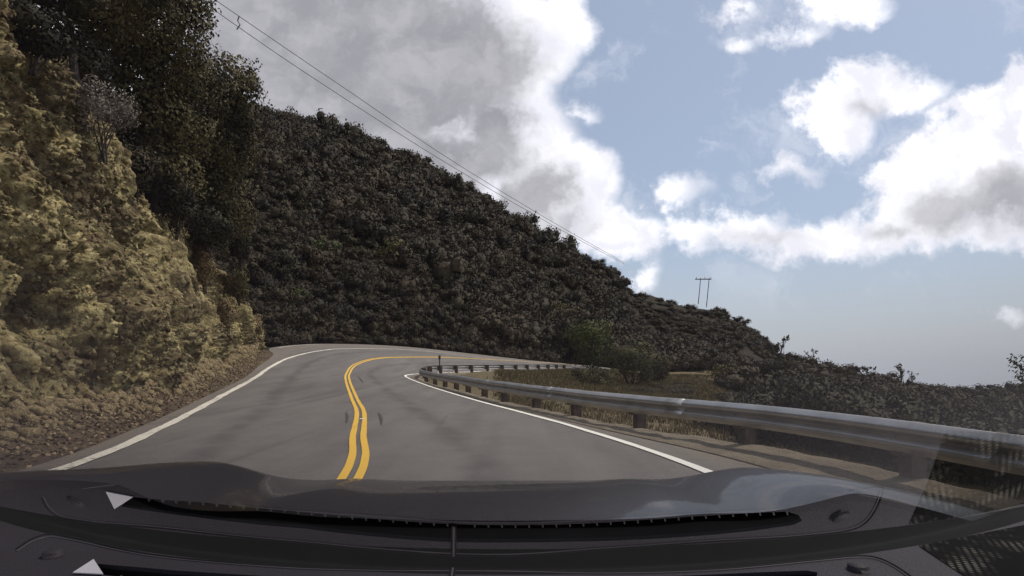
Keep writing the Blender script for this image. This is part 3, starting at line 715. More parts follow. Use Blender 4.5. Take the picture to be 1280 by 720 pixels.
def shrub(name, px, py, D, rx, rz, mat, label, cat='shrub', n=2600, leaf=.07, seed=0, twigs=True, group=None, base_drop=None, open_=.3):
    rg = np.random.default_rng(1000+seed); c = P(px, py, D)
    base = Vector((c.x, c.y, c.z-(base_drop if base_drop else rz*1.05)))
    root = tag(empty(name, base), label, cat, group)
    lobes = [((0, 0, 0), .6, 1.)]
    for i in range(9):
        d = rg.normal(size=3); d /= np.linalg.norm(d); lobes.append((tuple(d*np.array([.6, .6, .62])), rg.uniform(.22, .42), 1.))
    p, d = crown_points(lobes, n, rg, open_, .3); p = p*np.array([rx, rx, rz])+np.array(c)
    V = quads(p, leaf, rg, nrm=d)
    mesh_np('foliage', V, np.arange(len(V)).reshape(-1, 4), M[mat], root, attrs={'tint': np.clip(np.repeat(.5+.9*fbm(p*2.2, 2, seed)+rg.uniform(-.15, .15, n), 4), 0, 1), 'outward': np.repeat(d*.5+(p-np.array(c))/max(rx, rz)*.5, 4, 0)})
    if twigs:
        pr = []
        for i in range(7):
            tip = Vector(p[rg.integers(0, n)]); tip = c+(tip-c)*.8; mid2 = base.lerp(tip, .5)+Vector(rg.normal(0, .12*rx, 3))
            pr.append(tube([base+Vector((rg.normal(0, .05), rg.normal(0, .05), -.15)), mid2, tip], [.02*rx+.004, .014*rx+.003, .005], 5))
        V, Fc = join(pr); mesh_py('stem', V, Fc, M['bark'], root)
    return root

def tree(name, base, lean, height, crown, mat, label, cat='tree', n=6500, leaf=.085, seed=0, trunk_r=.16, group=None, open_=.35):
    """crown: list of (offset from base, radius, squash)"""
    rg = np.random.default_rng(3000+seed); base = Vector(base); root = tag(empty(name, base), label, cat, group)
    p, d = crown_points(crown, n, rg, open_, .34); p = p+np.array(base)
    V = quads(p, leaf, rg, nrm=d*.6)
    mesh_np('crown', V, np.arange(len(V)).reshape(-1, 4), M[mat], root, attrs={'tint': np.clip(np.repeat(.5+1.*fbm(p*1.1, 3, seed)+rg.uniform(-.15, .15, n), 4), 0, 1), 'outward': np.repeat(d, 4, 0)})
    top = base+Vector(lean)
    mid1 = base.lerp(top, .5)+Vector((rg.normal(0, .15), rg.normal(0, .15), 0))
    pr = [tube([base-Vector((0, 0, .5)), base.lerp(mid1, .5), mid1, top], [trunk_r*1.25, trunk_r, trunk_r*.8, trunk_r*.45], 8)]
    for (o_, r_, s_) in crown:
        e = base+Vector(o_); st_ = base.lerp(top, rg.uniform(.45, 1.)); md = st_.lerp(e, .55)+Vector(rg.normal(0, .15*r_, 3))
        pr.append(tube([st_, md, e], [trunk_r*.4, trunk_r*.25, trunk_r*.1], 6))
        for q_ in range(4):
            d_ = Vector(rg.normal(size=3)).normalized()*r_*.85; pr.append(tube([md, e.lerp(e+d_, .5), e+d_], [trunk_r*.16, trunk_r*.1, .008], 5))
    V, Fc = join(pr); mesh_py('trunk', V, Fc, M['bark'], root)
    return root

# shrubs and trees hanging over the cutting
def offs(c0, lst): return [((Vector(P(px, py, D))-Vector(c0))[:], r, s) for (px, py, D, r, s) in lst]
b0 = P(262, 300, 24); b0.z = 5.6
tree('oak_tree', b0, (-.3, 0, 5.5), 8, offs(b0, [(285, 108, 23.5, 1.25, 1.1), (300, 150, 24, .9, 1.2), (262, 130, 23, 1.3, 1.1), (240, 95, 23, 1.0, 1), (270, 185, 24, 1.2, 1.1), (240, 205, 24, 1.3, 1), (285, 215, 25, .95, 1.2), (262, 240, 24.5, 1.2, 1), (225, 245, 24, 1.2, 1), (290, 265, 25, 1.1, 1.1), (250, 285, 24.5, 1.2, 1), (310, 185, 24.5, .5, 1.3), (308, 105, 23.5, .55, 1.1)]), 'oak', 'leafy oak with a rounded crown standing out against the cloud above the cliff end', seed=1, n=26000, leaf=.075, trunk_r=.2)
b1 = P(200, 220, 19.5); b1.z = 6.7
tree('oak_tree', b1, (-.4, 0, 5), 8, offs(b1, [(205, 40, 19, 1.5, 1), (170, 80, 19, 1.5, 1), (225, 100, 20, 1.25, 1.1), (195, 150, 19.5, 1.3, 1), (240, 15, 20, .75, .9), (215, -30, 19, 1.4, 1), (150, 10, 18, 1.5, 1), (228, 165, 20.5, 1.1, 1.1), (185, 205, 19.5, 1.1, 1), (150, 130, 19, 1.2, 1), (215, 225, 20, 1.1, 1), (120, 60, 18.5, 1.2, 1)]), 'oak', 'dark overhanging oak high above the cliff, reaching the top of the picture', seed=2, n=36000, leaf=.07, trunk_r=.2)
b2 = P(95, 60, 14); b2.z = 8.3
tree('oak_tree', b2, (-.4, 0, 3.6), 6, offs(b2, [(100, -20, 14.5, 1.4, .8), (150, -40, 15, 1.5, .9), (40, -50, 13, 1.5, .9)]), 'oak', 'shadowy oak crown in the upper left corner above the rock face', seed=3, n=20000, leaf=.065, trunk_r=.09)
sh = [
 ('dry_shrub', 128, 140, 13.2, .85, .95, 'bush_grey', 'grey twiggy shrub growing from the upper rock face', 3600, .03),
 ('shrub', 40, 40, 10.5, .9, .6, 'bush_near', 'dark shrub clinging to the rock at the top left corner', 3400, .045),
 ('shrub', 103, 78, 14.5, .95, .95, 'bush_near', 'dense dark shrub at the cliff top behind the grey twiggy shrub', 5200, .05),
 ('shrub', 170, 215, 17, .85, 1.1, 'bush_near', 'dark shrub hanging over the rock below the overhanging oak', 3000, .055),
 ('shrub', 218, 255, 19.5, .8, 1.2, 'bush_near', 'dark green shrub on the cliff edge left of the oak trunk', 3000, .055),
 ('shrub', 262, 280, 22.5, 1.0, 1.1, 'bush_near', 'dark shrub under the rounded oak at the end of the cliff', 3000, .06),
 ('dry_shrub', 255, 330, 22.8, .72, 1.0, 'bush_dry', 'brown dry shrub spilling down the lower cliff end', 2800, .05),
 ('dry_shrub', 298, 352, 27.5, .8, .95, 'bush_tan', 'tan rounded shrub at the outer edge of the cliff end', 2600, .06),
 ('dry_shrub', 285, 395, 26, .6, .9, 'bush_dry', 'rust brown shrub low on the cliff end above the verge', 2600, .05),
 ('shrub', 300, 300, 27, .95, 1.1, 'bush_near', 'dark shrub between the tan shrub and the rounded oak', 2600, .06),
 ('dry_shrub', 318, 405, 30, .7, .75, 'bush_dry', 'small brown shrub beside the last rocks before the bend', 2000, .05),
 ('shrub', 205, 330, 18.6, .35, .5, 'bush_dry', 'sparse olive tuft half way up the rock face', 900, .04),
]
for i, (nm, px, py, D, rx, rz, mt, lb, n_, lf) in enumerate(sh):
    shrub(nm, px, py, D, rx, rz, mt, lb, n=n_, leaf=lf, seed=i)
# distinct shrubs on the hill and inside the bend
sh2 = [
 ('shrub', 742, 430, 66, 4.2, 3.2, 'bush_green', 'bright green rounded shrub at the foot of the hill beyond the far guardrail', 4500, .14),
 ('shrub', 788, 455, 40, 2.9, 1.8, 'bush_olive', 'olive feathery shrub rising just behind the near guardrail', 8000, .065),
 ('shrub', 738, 476, 33, 1.7, .95, 'bush_olive', 'low grey-green shrub in front of the olive feathery shrub', 2600, .06),
 ('shrub', 826, 466, 44, 1.1, .8, 'bush_near', 'low dark shrub right of the olive feathery shrub', 1800, .07),
 ('shrub', 400, 310, 96, 2.6, 2.2, 'bush_green', 'yellowish green shrub alone in the middle of the dark hillside', 1500, .2),
 ('shrub', 492, 322, 98, 3.0, 2.6, 'bush_tan', 'olive brown shrub near the middle of the dark hillside', 1500, .2),
 ('shrub', 355, 340, 85, 3.8, 3.0, 'bush_near', 'large greyish rounded shrub low on the left of the hillside', 2200, .18),
 ('shrub', 370, 372, 70, 1.9, 1.4, 'bush_green', 'yellow green bush low on the hillside above the pullout', 1400, .14),
 ('shrub', 700, 395, 100, 3.2, 2.4, 'bush_tan', 'brownish shrub above the far end of the guardrail', 1500, .2),
 ('dry_shrub', 465, 424, 56, 1.3, .7, 'bush_tan', 'low tan brush at the foot of the hill beside the outer road edge', 1300, .1),
 ('dry_shrub', 385, 421, 52, .9, .7, 'bush_tan', 'small tan brush beside the pullout under the hill', 900, .09),
 ('dry_shrub', 905, 473, 72, 3.6, 1.9, 'bush_tan', 'dry olive thicket at the right end of the open dirt ground', 2400, .14),
 ('shrub', 965, 462, 84, 4.4, 2.6, 'bush_near', 'rounded thicket below the leaning ridge-end tree', 2600, .16),
 ('dry_shrub', 848, 452, 88, 7.0, 1.7, 'bush_tan', 'long low brush bank behind the open dirt ground', 3000, .17),
 ('shrub', 742, 386, 110, 4.6, 3.2, 'bush_near', 'wide dark shrub on the hill shoulder above the bright green shrub', 2000, .22),
]
for i, (nm, px, py, D, rx, rz, mt, lb, n_, lf) in enumerate(sh2):
    if py < 400 and px < 780:
        for D in np.arange(45, 200, .5):
            if HY-(ground_z((px-CX)/F*D, D)-CAM_Z)/D*F <= py: break
        D -= 1.5
        rx *= D/72.; rz *= D/72.
    g_ = ground_z((px-CX)/F*D, D); c = P(px, py, D)
    shrub(nm, px, py, D, rx, rz, mt, lb, n=n_, leaf=lf, seed=40+i, base_drop=max(.3, c.z-g_) if c.z > g_ else .3)

# thin skyline trees on the right
def thin_tree(px, py_top, py_base, D, spread, label, seed, n=260, leaf=.16, mat='oak', lean=0., clumps=11):
    rg = np.random.default_rng(5000+seed); base = P(px, py_base, D); base.z = min(base.z, ground_z(base.x, D)+.2); top = P(px+lean, py_top, D); h = (top-base).length
    cr = []
    for i in range(clumps):
        tt = 1-(py_base+8-py_top)/F*D*rg.uniform(0, .85)/h; o_ = (top-base)*tt+Vector((rg.normal(0, spread*.5), rg.normal(0, spread*.5), 0)); cr.append((tuple(o_), rg.uniform(.10, .24)*spread, 1.3))
    return tree('skyline_tree', base, tuple((top-base)*.95), h, cr, mat, label, n=n, leaf=leaf, seed=50+seed, trunk_r=.05*spread+.03, group='thin trees along the right skyline', open_=.6)
thin_tree(972, 418, 446, 120, 2.6, 'small leaning tree with sparse tufts at the low end of the ridge', 1, 220, .26, lean=9, clumps=7)
thin_tree(1016, 434, 452, 105, 1.3, 'short spiky tree just right of the leaning ridge-end tree', 2, 100, .16)
thin_tree(1063, 456, 480, 85, 1.5, 'thin bushy tree, first of the pair on the right skyline', 3, 300, .18)
thin_tree(1083, 459, 482, 85, 1.5, 'thin bushy tree, second of the pair on the right skyline', 4, 280, .18)
thin_tree(1126, 455, 484, 90, 1.7, 'tall feathery tree alone in the middle of the right skyline', 5, 300, .18)
thin_tree(1140, 462, 484, 90, 1.2, 'short feathery tree touching the tall feathery one', 6, 150, .16)
# branch of a nearer tree at the right frame edge
bb = P(1288, 540, 20)
tree('sapling', bb, (-.2, 0, 2.4), 3, offs(bb, [(1270, 452, 20, .22, 1.3), (1278, 470, 20, .3, 1.2), (1290, 455, 20, .3, 1.2), (1288, 490, 20, .4, 1)]), 'bush_green', 'fresh green sapling top at the right edge of the picture', n=420, leaf=.06, seed=9, trunk_r=.04, open_=.6)

# ---------------------------------------------------------------- guardrail
gr = tag(empty('guardrail', (4.05, 4.5, 0)), 'long galvanised steel guardrail on dark posts sweeping round the inside of the bend', 'guardrail')
line = resample(cRail, .2)
tgl = np.gradient(line, axis=0); tgl[:, 2] = 0
for _ in range(6): tgl[1:-1] = (tgl[:-2]+tgl[1:-1]+tgl[2:])/3
tgl /= np.linalg.norm(tgl, axis=1)[:, None]; nl = np.stack([-tgl[:, 1], tgl[:, 0], 0*tgl[:, 0]], 1)       # towards the road
TOP = .60
profl = [(.0, 0), (.012, -.004), (.07, -.052), (.083, -.064), (.083, -.098), (.075, -.108), (.012, -.148), (.004, -.156), (.012, -.166), (.075, -.206), (.083, -.216), (.083, -.248), (.072, -.26), (.012, -.305), (0, -.312)]
wob = fbm(np.c_[line[:, :2]*.5, np.zeros(len(line))], 2, 66)*.012
topz = np.interp(line[:, 1], [0, 28, 34, 60], [TOP, TOP, .57, .52])
VB = np.stack([line+nl*o_+np.c_[np.zeros((len(line), 2)), topz+wob+z_] for o_, z_ in profl], 1)
kx = np.where((line[:, 1] < 61) | (np.arange(len(line)) < 50))[0]; line, tgl, nl, topz, VB = line[kx], tgl[kx], nl[kx], topz[kx], VB[kx]
beam = mesh_np('beam', VB.reshape(-1, 3), grid_faces(len(line), len(profl)), M['galv'], gr, smooth=False)
md = beam.modifiers.new('thickness', 'SOLIDIFY'); md.thickness = .006; md.offset = 0
def box(c, u, v, w_, ):
    c, u, v, w_ = map(Vector, (c, u, v, w_)); V = [c+u*a+v*b+w_*d for a in (-1, 1) for b in (-1, 1) for d in (-1, 1)]
    return V, [(0, 1, 3, 2), (4, 6, 7, 5), (0, 4, 5, 1), (2, 3, 7, 6), (0, 2, 6, 4), (1, 5, 7, 3)]
sR = np.r_[0, np.cumsum(np.linalg.norm(np.diff(line, axis=0), axis=1))]
s0 = np.interp(0, np.arange(len(sR)), sR); k = 0
for s in np.arange(1.3, sR[-1]-.5, 2.35):
    i = int(np.searchsorted(sR, s)); p = Vector(line[i]); n_ = Vector(nl[i]); tt = Vector(tgl[i])
    g0 = p.z-.5; tz = p.z+topz[i]-.02
    V, Fc = box((p.x-n_.x*.20, p.y-n_.y*.20, (g0+tz)/2), tt*.075, n_*.095, (0, 0, (tz-g0)/2))
    po = mesh_py('post', V, Fc, M['post_wood'], gr); bv = po.modifiers.new('bevel', 'BEVEL'); bv.width = .008
    V, Fc = box((p.x-n_.x*.052, p.y-n_.y*.052, tz-.16), tt*.07, n_*.05, (0, 0, .165))
    bl = mesh_py('blockout', V, Fc, M['post_wood'], po); bl.location = (0, 0, 0)
    V, Fc = box((p.x+n_.x*.012, p.y+n_.y*.012, tz-.137), tt*.018, n_*.012, (0, 0, .018)); bo = mesh_py('bolt', V, Fc, M['bolt'], po); bo.location = (0, 0, 0)

for s in np.arange(2.475, sR[-1]-1, 4.7):
    i = int(np.searchsorted(sR, s))-1; seg = VB[i:i+3]+nl[i:i+3, None, :]*.0055
    lj = mesh_np('lap_joint', seg.reshape(-1, 3), grid_faces(3, len(profl)), M['galv'], gr, smooth=True)
    md = lj.modifiers.new('thickness', 'SOLIDIFY'); md.thickness = .006; md.offset = 0

# gravel shoulder strip between the pavement edge and the rail
gl_ = []
for j in range(nS):
    p = cE[j]; d = np.linalg.norm(cRail[:, :2]-p[:2], axis=1); q_ = cRail[d.argmin()]
    v = q_-p; gl_.append([p-v*.10+np.array([0, 0, .004])]+[p+v*f_ for f_ in (.1, .4, .7, 1., 1.35, 1.8)])
gl_ = np.array(gl_); 
g2 = np.stack([np.stack([np.interp(np.linspace(0, nS-1, 600), np.arange(nS), gl_[:, c, k2]) for k2 in range(3)], -1) for c in range(7)], 1)
g3 = []
for c in range(6):
    for f_ in (0, .25, .5, .75): g3.append(g2[:, c]*(1-f_)+g2[:, c+1]*f_)
g3.append(g2[:, 6]); g3 = np.stack(g3, 1)
g3[..., 2] += .008+fbm(g3.reshape(-1, 3)/.3, 3, 44).reshape(g3.shape[:2])*.03*np.minimum(1, np.arange(25)/6.)[None, :]+.012*np.minimum(1, np.arange(25)/4.)[None, :]
g3[:, 20:, 2] -= np.linspace(0, .12, 5)[None, :]
tag(mesh_np('gravel_shoulder', g3.reshape(-1, 3), grid_faces(600, 25)[:, ::-1], M['gravel'], smooth=True), kind='structure')

# far dirt track bank inside the bend
ba = [P(px, py, D) for px, py, D in ((790, 468, 73), (820, 467.5, 74), (850, 468.5, 74), (880, 470, 73), (900, 471.5, 72))]
tv_ = []
for p in ba: tv_ += [Vector((p.x, p.y-1.3, p.z-.5)), Vector((p.x, p.y, p.z)), Vector((p.x, p.y+2.5, p.z+.12))]
M['pale_dirt'] = soil('pale_dirt', (.3, .25, .17), (.36, .3, .21), (.24, .19, .12), .8)
tag(mesh_np('dirt_path', np.array([tuple(v) for v in tv_]), grid_faces(5, 3)[:, ::-1], M['pale_dirt'], smooth=True), kind='structure')

# delineator post at the bend
dp = P(549.5, 460, 30.6); 
root = tag(empty('marker_post', (dp.x, dp.y, .25)), 'short dark roadside marker post standing at the tip of the guardrail bend', 'marker post')
V, Fc = tube([(dp.x, dp.y, 0.1), (dp.x, dp.y, 1.36)], [.03, .03], 8); mesh_py('stake', V, Fc, M['marker'], root)
V, Fc = box((dp.x, dp.y-.035, 1.34), (.06, 0, 0), (0, .008, 0), (0, 0, .11)); mesh_py('plate', V, Fc, M['marker'], root)

# tar marks and small reflector beside the centre line
def patch(pts_, w_, label):
    pl = resample(spline([(*p[:2], 0) for p in pts_], 6), .08); tg_ = np.gradient(pl, axis=0); tg_ /= np.linalg.norm(tg_, axis=1)[:, None]
    nn = np.stack([-tg_[:, 1], tg_[:, 0], 0*tg_[:, 0]], 1); ww = (w_*np.sin(np.linspace(.25, math.pi-.25, len(pl))))[:, None]
    a, b_ = pl+nn*ww, pl-nn*ww
    for q_ in (a, b_): q_[:, 2] = road_z(q_[:, :2])+.008
    tag(mesh_np('tar_mark', np.stack([a, b_], 1).reshape(-1, 3), grid_faces(len(pl), 2)[:, ::-1], M['tar']), label, 'tar mark', kind='structure')
def G(px, py): D = CAM_Z*F/(py-HY); return (px-CX)/F*D, D
patch([G(433, 529), G(434, 521), G(432.5, 515)], .028, 'short dark tar mark left of the double yellow line')
patch([G(477, 531), G(476, 522), G(473, 516)], .034, 'short dark curved tar mark right of the double yellow line')
patch([G(454, 486), G(450, 482), G(447, 480)], .035, 'faint dark tar mark farther up right of the yellow line')
rx_, ry_ = G(452.5, 525)
V, Fc = box((rx_, ry_, .02), (.045, 0, 0), (0, .045, 0), (0, 0, .012)); rf = mesh_py('road_reflector', V, Fc, M['reflector'])
tag(rf, 'small white reflector stud between the two yellow stripes', 'road stud'); bv = rf.modifiers.new('bevel', 'BEVEL'); bv.width = .01

# ---------------------------------------------------------------- pylon and wires
def pole_frame():
    D = 212; root = tag(empty('utility_pylon', P(879, 380, D)), 'distant wooden H-frame utility pylon on the crest of the right-hand ridge', 'pylon')
    for a, b_ in (((886.5, 347.5), (883.0, 384)), ((875.8, 347.5), (872.8, 380))):
        V, Fc = tube([P(b_[0], b_[1], D), P(a[0], a[1], D)], [.15, .12], 7); mesh_py('pole', V, Fc, M['pole_wood'], root)
    V, Fc = box(P(879, 349, D), (3.0, 0, 0), (0, .12, 0), (0, 0, .16)); mesh_py('crossarm', V, Fc, M['pole_wood'], root)
    for x_ in (870.5, 881, 888.5):
        V, Fc = tube([P(x_, 349, D), P(x_, 346.3, D)], [.1, .07], 6); mesh_py('insulator', V, Fc, M['pole_wood'], root)
pole_frame()
def wire(pts_, r0, r1, label):
    a = [P(*p) for p in pts_]; n_ = 40; pl = spline([tuple(p) for p in a], 14); rad = np.linspace(r0, r1, len(pl))
    V, Fc = tube(pl, rad, 5); tag(mesh_py('power_line', V, Fc, M['wire']), label, 'power line', 'power lines crossing the sky')
wire([(200, -38, 50), (250, 0, 56), (400, 103, 85), (560, 205, 125), (690, 281, 170), (780, 330, 230)], .026, .07, 'lower of the two overhead power lines slanting down across the cloud')
wire([(215, -38, 50), (275, 4, 56), (420, 103, 85), (570, 204, 125), (695, 280, 170), (780, 328, 230)], .024, .07, 'upper of the two overhead power lines slanting down across the cloud')
V, Fc = tube([P(299, 20, 60), P(297, 26, 60), P(300, 31, 60), P(296, 37, 60)], [.06]*4, 5)
tag(mesh_py('line_spacer', V, Fc, M['wire']), 'small hooked spacer between the two power lines near the oak', 'line spacer')

# ---------------------------------------------------------------- the car seen from inside
ZD = 1.0; H = CAM_Z-ZD; Y0 = .5625; KC = .45; COT = 1/math.tan(R(26))
def hit_glass(px, py):
    dx, dz_ = (px-CX)/F, (HY-py)/F                        # ray (dx,1,dz)*t from the camera
    # t = Y0 + K (dx t)^2 - (CAM_Z + dz t - ZD) COT
    a = KC*dx*dx; b_ = -1-dz_*COT; c_ = Y0-H*COT
    if abs(a) < 1e-9: return -c_/b_, dx, dz_
    disc = math.sqrt(max(0, b_*b_-4*a*c_)); return (-b_-disc)/(2*a), dx, dz_
def mir(px, py):
    """the dashboard point that the windscreen mirrors towards (px,py)"""
    t_, dx, dz_ = hit_glass(px, py); p = Vector((dx*t_, t_, CAM_Z+dz_*t_)); d = Vector((dx, 1, dz_)).normalized()
    n_ = Vector((-2*KC*p.x, 1, COT)).normalized(); r = d-2*d.dot(n_)*n_; s = (ZD-p.z)/r.z
    return p.x+r.x*s, p.y+r.y*s
def real(px, py): D = H*F/(py-HY); return (px-CX)/F*D, D
gy = lambda x: Y0+KC*x*x

car = tag(empty('car', (0, 1.2, 0)), 'dark car carrying the camera, its hood and dashboard along the bottom of the picture', 'car')
# windscreen
xs = np.linspace(-.78, .78, 61); zs = np.linspace(-.02, .46, 40)
Vg = np.array([[(x*(1-.25*max(0, z)), gy(x)-z*COT, ZD+z) for z in zs] for x in xs])
mesh_np('windscreen', Vg.reshape(-1, 3), grid_faces(61, 40)[:, ::-1], M['glass'], car, smooth=True)
# dashboard top with the defroster opening
front = [(x, gy(x)-.026-.004*abs(x)) for x in np.linspace(.8, -.8, 41)]
outer = [(-.8, -.55), (.8, -.55)]+front
hole_px = [(160, 623), (250, 629), (350, 637.5), (450, 647), (562, 655), (640, 656.5), (720, 655), (790, 651), (865, 646), (940, 641.5), (985, 640.5), (999, 645), (1003, 652), (992, 657), (940, 664), (860, 671), (790, 675), (720, 677), (640, 678), (562, 677.5), (470, 671), (380, 661), (300, 654), (240, 647), (190, 641), (150, 635)]
hole = [mir(*p) for p in hole_px]
def dense2(poly, step=.012):
    o_ = []
    for i in range(len(poly)):
        a, b_ = Vector((*poly[i], 0)), Vector((*poly[(i+1) % len(poly)], 0)); k_ = max(1, int((b_-a).length/step))
        for q_ in range(k_): o_.append(tuple(a.lerp(b_, q_/k_)[:2]))
    return o_
tri = tessellate_polygon([[Vector((*p, 0)) for p in outer], [Vector((*p, 0)) for p in hole]])
allp = outer+hole
Vd = [(x, y, ZD) for x, y in allp]; Fd = [tuple(f) for f in tri]
no = len(outer)
# rounded front lip going down, and hole walls
lipA = len(Vd); Vd += [(x, y+.004, ZD-.004) for x, y in front]; lipB = len(Vd); Vd += [(x, y+.005, ZD-.03) for x, y in front]
for i in range(len(front)-1):
    Fd.append((2+i, 3+i, lipA+i+1, lipA+i)); Fd.append((lipA+i, lipA+i+1, lipB+i+1, lipB+i))
hw = len(Vd); Vd += [(x, y, ZD-.004) for x, y in hole]
for i in range(len(hole)): j = (i+1) % len(hole); Fd.append((no+i, no+j, hw+j, hw+i))
# back edge of the dashboard drops towards the cabin
bk = len(Vd); Vd += [(-.8, -.56, .6), (.8, -.56, .6)]; Fd.append((0, 1, bk+1, bk))
dash = mesh_py('dashboard', Vd, Fd, M['dash'], car)
import bmesh
bm = bmesh.new(); bm.from_mesh(dash.data)
for f in bm.faces:
    if abs(f.normal.z) > .9 and f.normal.z < 0: f.normal_flip()
bm.to_mesh(dash.data); bm.free()
def sub(name, V, Fc, mat): 
    o = mesh_py(name, V, Fc, mat, dash); o.location = (0, 0, 0); return o
# the vent itself: walls, floor
nh = len(hole); cxh = sum(p[0] for p in hole)/nh; cyh = sum(p[1] for p in hole)/nh
Vv = [(x, y, ZD-.00401) for x, y in hole]+[(x, y, ZD-.03) for x, y in hole]
Fv = [(i, (i+1) % nh, nh+(i+1) % nh, nh+i) for i in range(nh)]
tf = tessellate_polygon([[Vector((*p, 0)) for p in hole]]); Fv += [tuple(nh+i for i in f) for f in tf]
sub('defroster_vent', Vv, Fv, M['vent'])
hb = [(min(p[0] for p in hole)-.02, min(p[1] for p in hole)-.02), (max(p[0] for p in hole)+.02, max(p[1] for p in hole)+.02)]
sub('vent_duct', [(hb[0][0], hb[0][1], ZD-.033), (hb[1][0], hb[0][1], ZD-.033), (hb[1][0], hb[1][1], ZD-.033), (hb[0][0], hb[1][1], ZD-.033)], [(0, 1, 2, 3)], M['vent'])
# fins reaching in from the cabin side of the opening
parts_ = []
fx = np.linspace(182, 985, 48)
ue = np.array([(160, 623), (250, 629), (350, 637.5), (450, 647), (562, 655), (640, 656.5), (720, 655), (790, 651), (865, 646), (940, 641.5), (985, 640.5)])
for x_ in fx:
    if abs(x_-567) < 9: continue
    y_ = np.interp(x_, ue[:, 0], ue[:, 1]); a = Vector((*mir(x_, y_), 0)); b_ = Vector((*mir(x_+1.5, y_+6), 0)); d = (b_-a); s = Vector((-d.y, d.x, 0)).normalized()
    V, Fc = box((a+b_)/2+Vector((0, 0, ZD-.009)), d/2, s*.0007, (0, 0, .007)); parts_.append((V, Fc))
for side in (0, 1):
    V, Fc = join([p_ for p_ in parts_ if (p_[0][0].x > mir(567, 660)[0]) == bool(side)]); sub('vent_fins', V, Fc, M['fin'])
a, b_ = Vector((*mir(567.5, 655), 0)), Vector((*mir(567.5, 692), 0)); d = b_-a; s = Vector((-d.y, d.x, 0)).normalized()
V, Fc = box((a+b_)/2+Vector((0, 0, ZD+.0012)), d/2, s*.0008, (0, 0, .0022)); sub('vent_divider', V, Fc, M['rim_edge'])
V, Fc = box((a+b_)/2+Vector((0, 0, ZD+.0008)), d/2, s*.0021, (0, 0, .0022)); sub('divider_base', V, Fc, M['seam'])
def ribbon(poly, w_, z, mat, name, h_=.0006):
    pl = spline([(*p, 0) for p in poly], 8); tg_ = np.gradient(pl, axis=0); tg_ /= np.linalg.norm(tg_, axis=1)[:, None]+1e-9
    nn = np.stack([-tg_[:, 1], tg_[:, 0], 0*tg_[:, 0]], 1); sec = [(-w_, 0), (-w_*.6, h_), (w_*.6, h_), (w_, 0)]
    V = np.stack([pl+nn*o_+np.array([0, 0, z+zz_]) for o_, zz_ in sec], 1).reshape(-1, 3)
    o = mesh_np(name, V, grid_faces(len(pl), 4), mat, dash); o.location = (0, 0, 0); return o
seam_px = [(50, 625), (58, 638), (72, 647), (95, 652), (200, 661), (350, 676), (460, 686), (562, 693), (640, 694), (760, 686), (890, 677), (1010, 670), (1060, 664), (1082, 655), (1096, 638), (1105, 616), (1098, 611), (1062, 614)]
ribbon([mir(*p) for p in seam_px], .0011, ZD+.0005, M['seam'], 'panel_seam')
ribbon([mir(p[0]*.995+3, p[1]-2.2) for p in seam_px[:-2]], .0006, ZD+.0005, M['rim_edge'], 'panel_edge')
ribbon([mir(*p) for p in [(300, 632), (450, 643), (562, 651), (640, 652.5), (790, 646), (900, 640), (985, 636)]], .0006, ZD+.0005, M['rim_edge'], 'vent_rim_highlight')  # paler ribbon along the bezel, its highlight put into the colour
for nm, (cx_, cy_, r_) in (('sensor_cap', (1050, 645, .0095)), ('sensor_cap', (95, 630, .0095))):
    x_, y_ = mir(cx_, cy_); ring = []
    V = []; Fc = []
    for rr_, zz_ in ((r_*1.15, .0003), (r_*1.02, .0008), (r_, .0006), (r_*.95, .0042), (r_*.8, .0055), (0.0001, .006)):
        for k in range(28): V.append((x_+rr_*math.cos(k*6.2832/28), y_+rr_*math.sin(k*6.2832/28), ZD+zz_))
    for i in range(5):
        for k in range(28): Fc.append((i*28+k, i*28+(k+1) % 28, (i+1)*28+(k+1) % 28, (i+1)*28+k))
    o = sub(nm, V, Fc, M['dash']); o.data.shade_smooth()
# loudspeaker grille on the right
gpx = [(1186, 541), (1160, 610), (1133, 676), (1200, 668), (1290, 655), (1340, 640), (1340, 552), (1280, 547)]
gpoly = [mir(*p) for p in gpx]
print('grille', [tuple(round(v, 3) for v in p) for p in gpoly]); print('hole', [tuple(round(v, 3) for v in p) for p in hole[::5]], 'cap', mir(1050, 645), real(1075, 715), 'tri', mir(148, 625), real(127, 704))
print('top view mirror', mir(640, 0), mir(0, 0), mir(1280, 0), mir(0, 450), mir(1280, 450))
gpoly = [(x, min(y, gy(x)-.03)) for x, y in gpoly]
tf = tessellate_polygon([[Vector((*p, 0)) for p in gpoly]]); ng = len(gpoly)
V = [(x, y, ZD+.0008) for x, y in gpoly]+[(x, y, ZD-.0002) for x, y in gpoly]
sub('speaker_grille', V, [tuple(f) for f in tf], M['grille'])
# dark strip for the gap between dashboard and windscreen, shade put into its colour
sx = np.linspace(-.8, .8, 41); V = []
for x in sx: V += [(x, gy(x)-.03, ZD-.022), (x, gy(x)+.05, ZD-.022)]
mesh_np('gap_shade_strip', np.array(V), grid_faces(41, 2), M['gap'], car)
# white paper corner lying on the dashboard
tri_ = [mir(132, 616), mir(166, 622), mir(143, 637)]
V = [(x, y, ZD+.001) for x, y in tri_]+[(x, y, ZD+.002) for x, y in tri_]
tag(mesh_py('paper_scrap', V, [(2, 1, 0), (3, 4, 5), (0, 1, 4, 3), (1, 2, 5, 4), (2, 0, 3, 5)], M['paper']), 'small white triangular paper scrap on the left end of the dashboard vent', 'paper scrap')
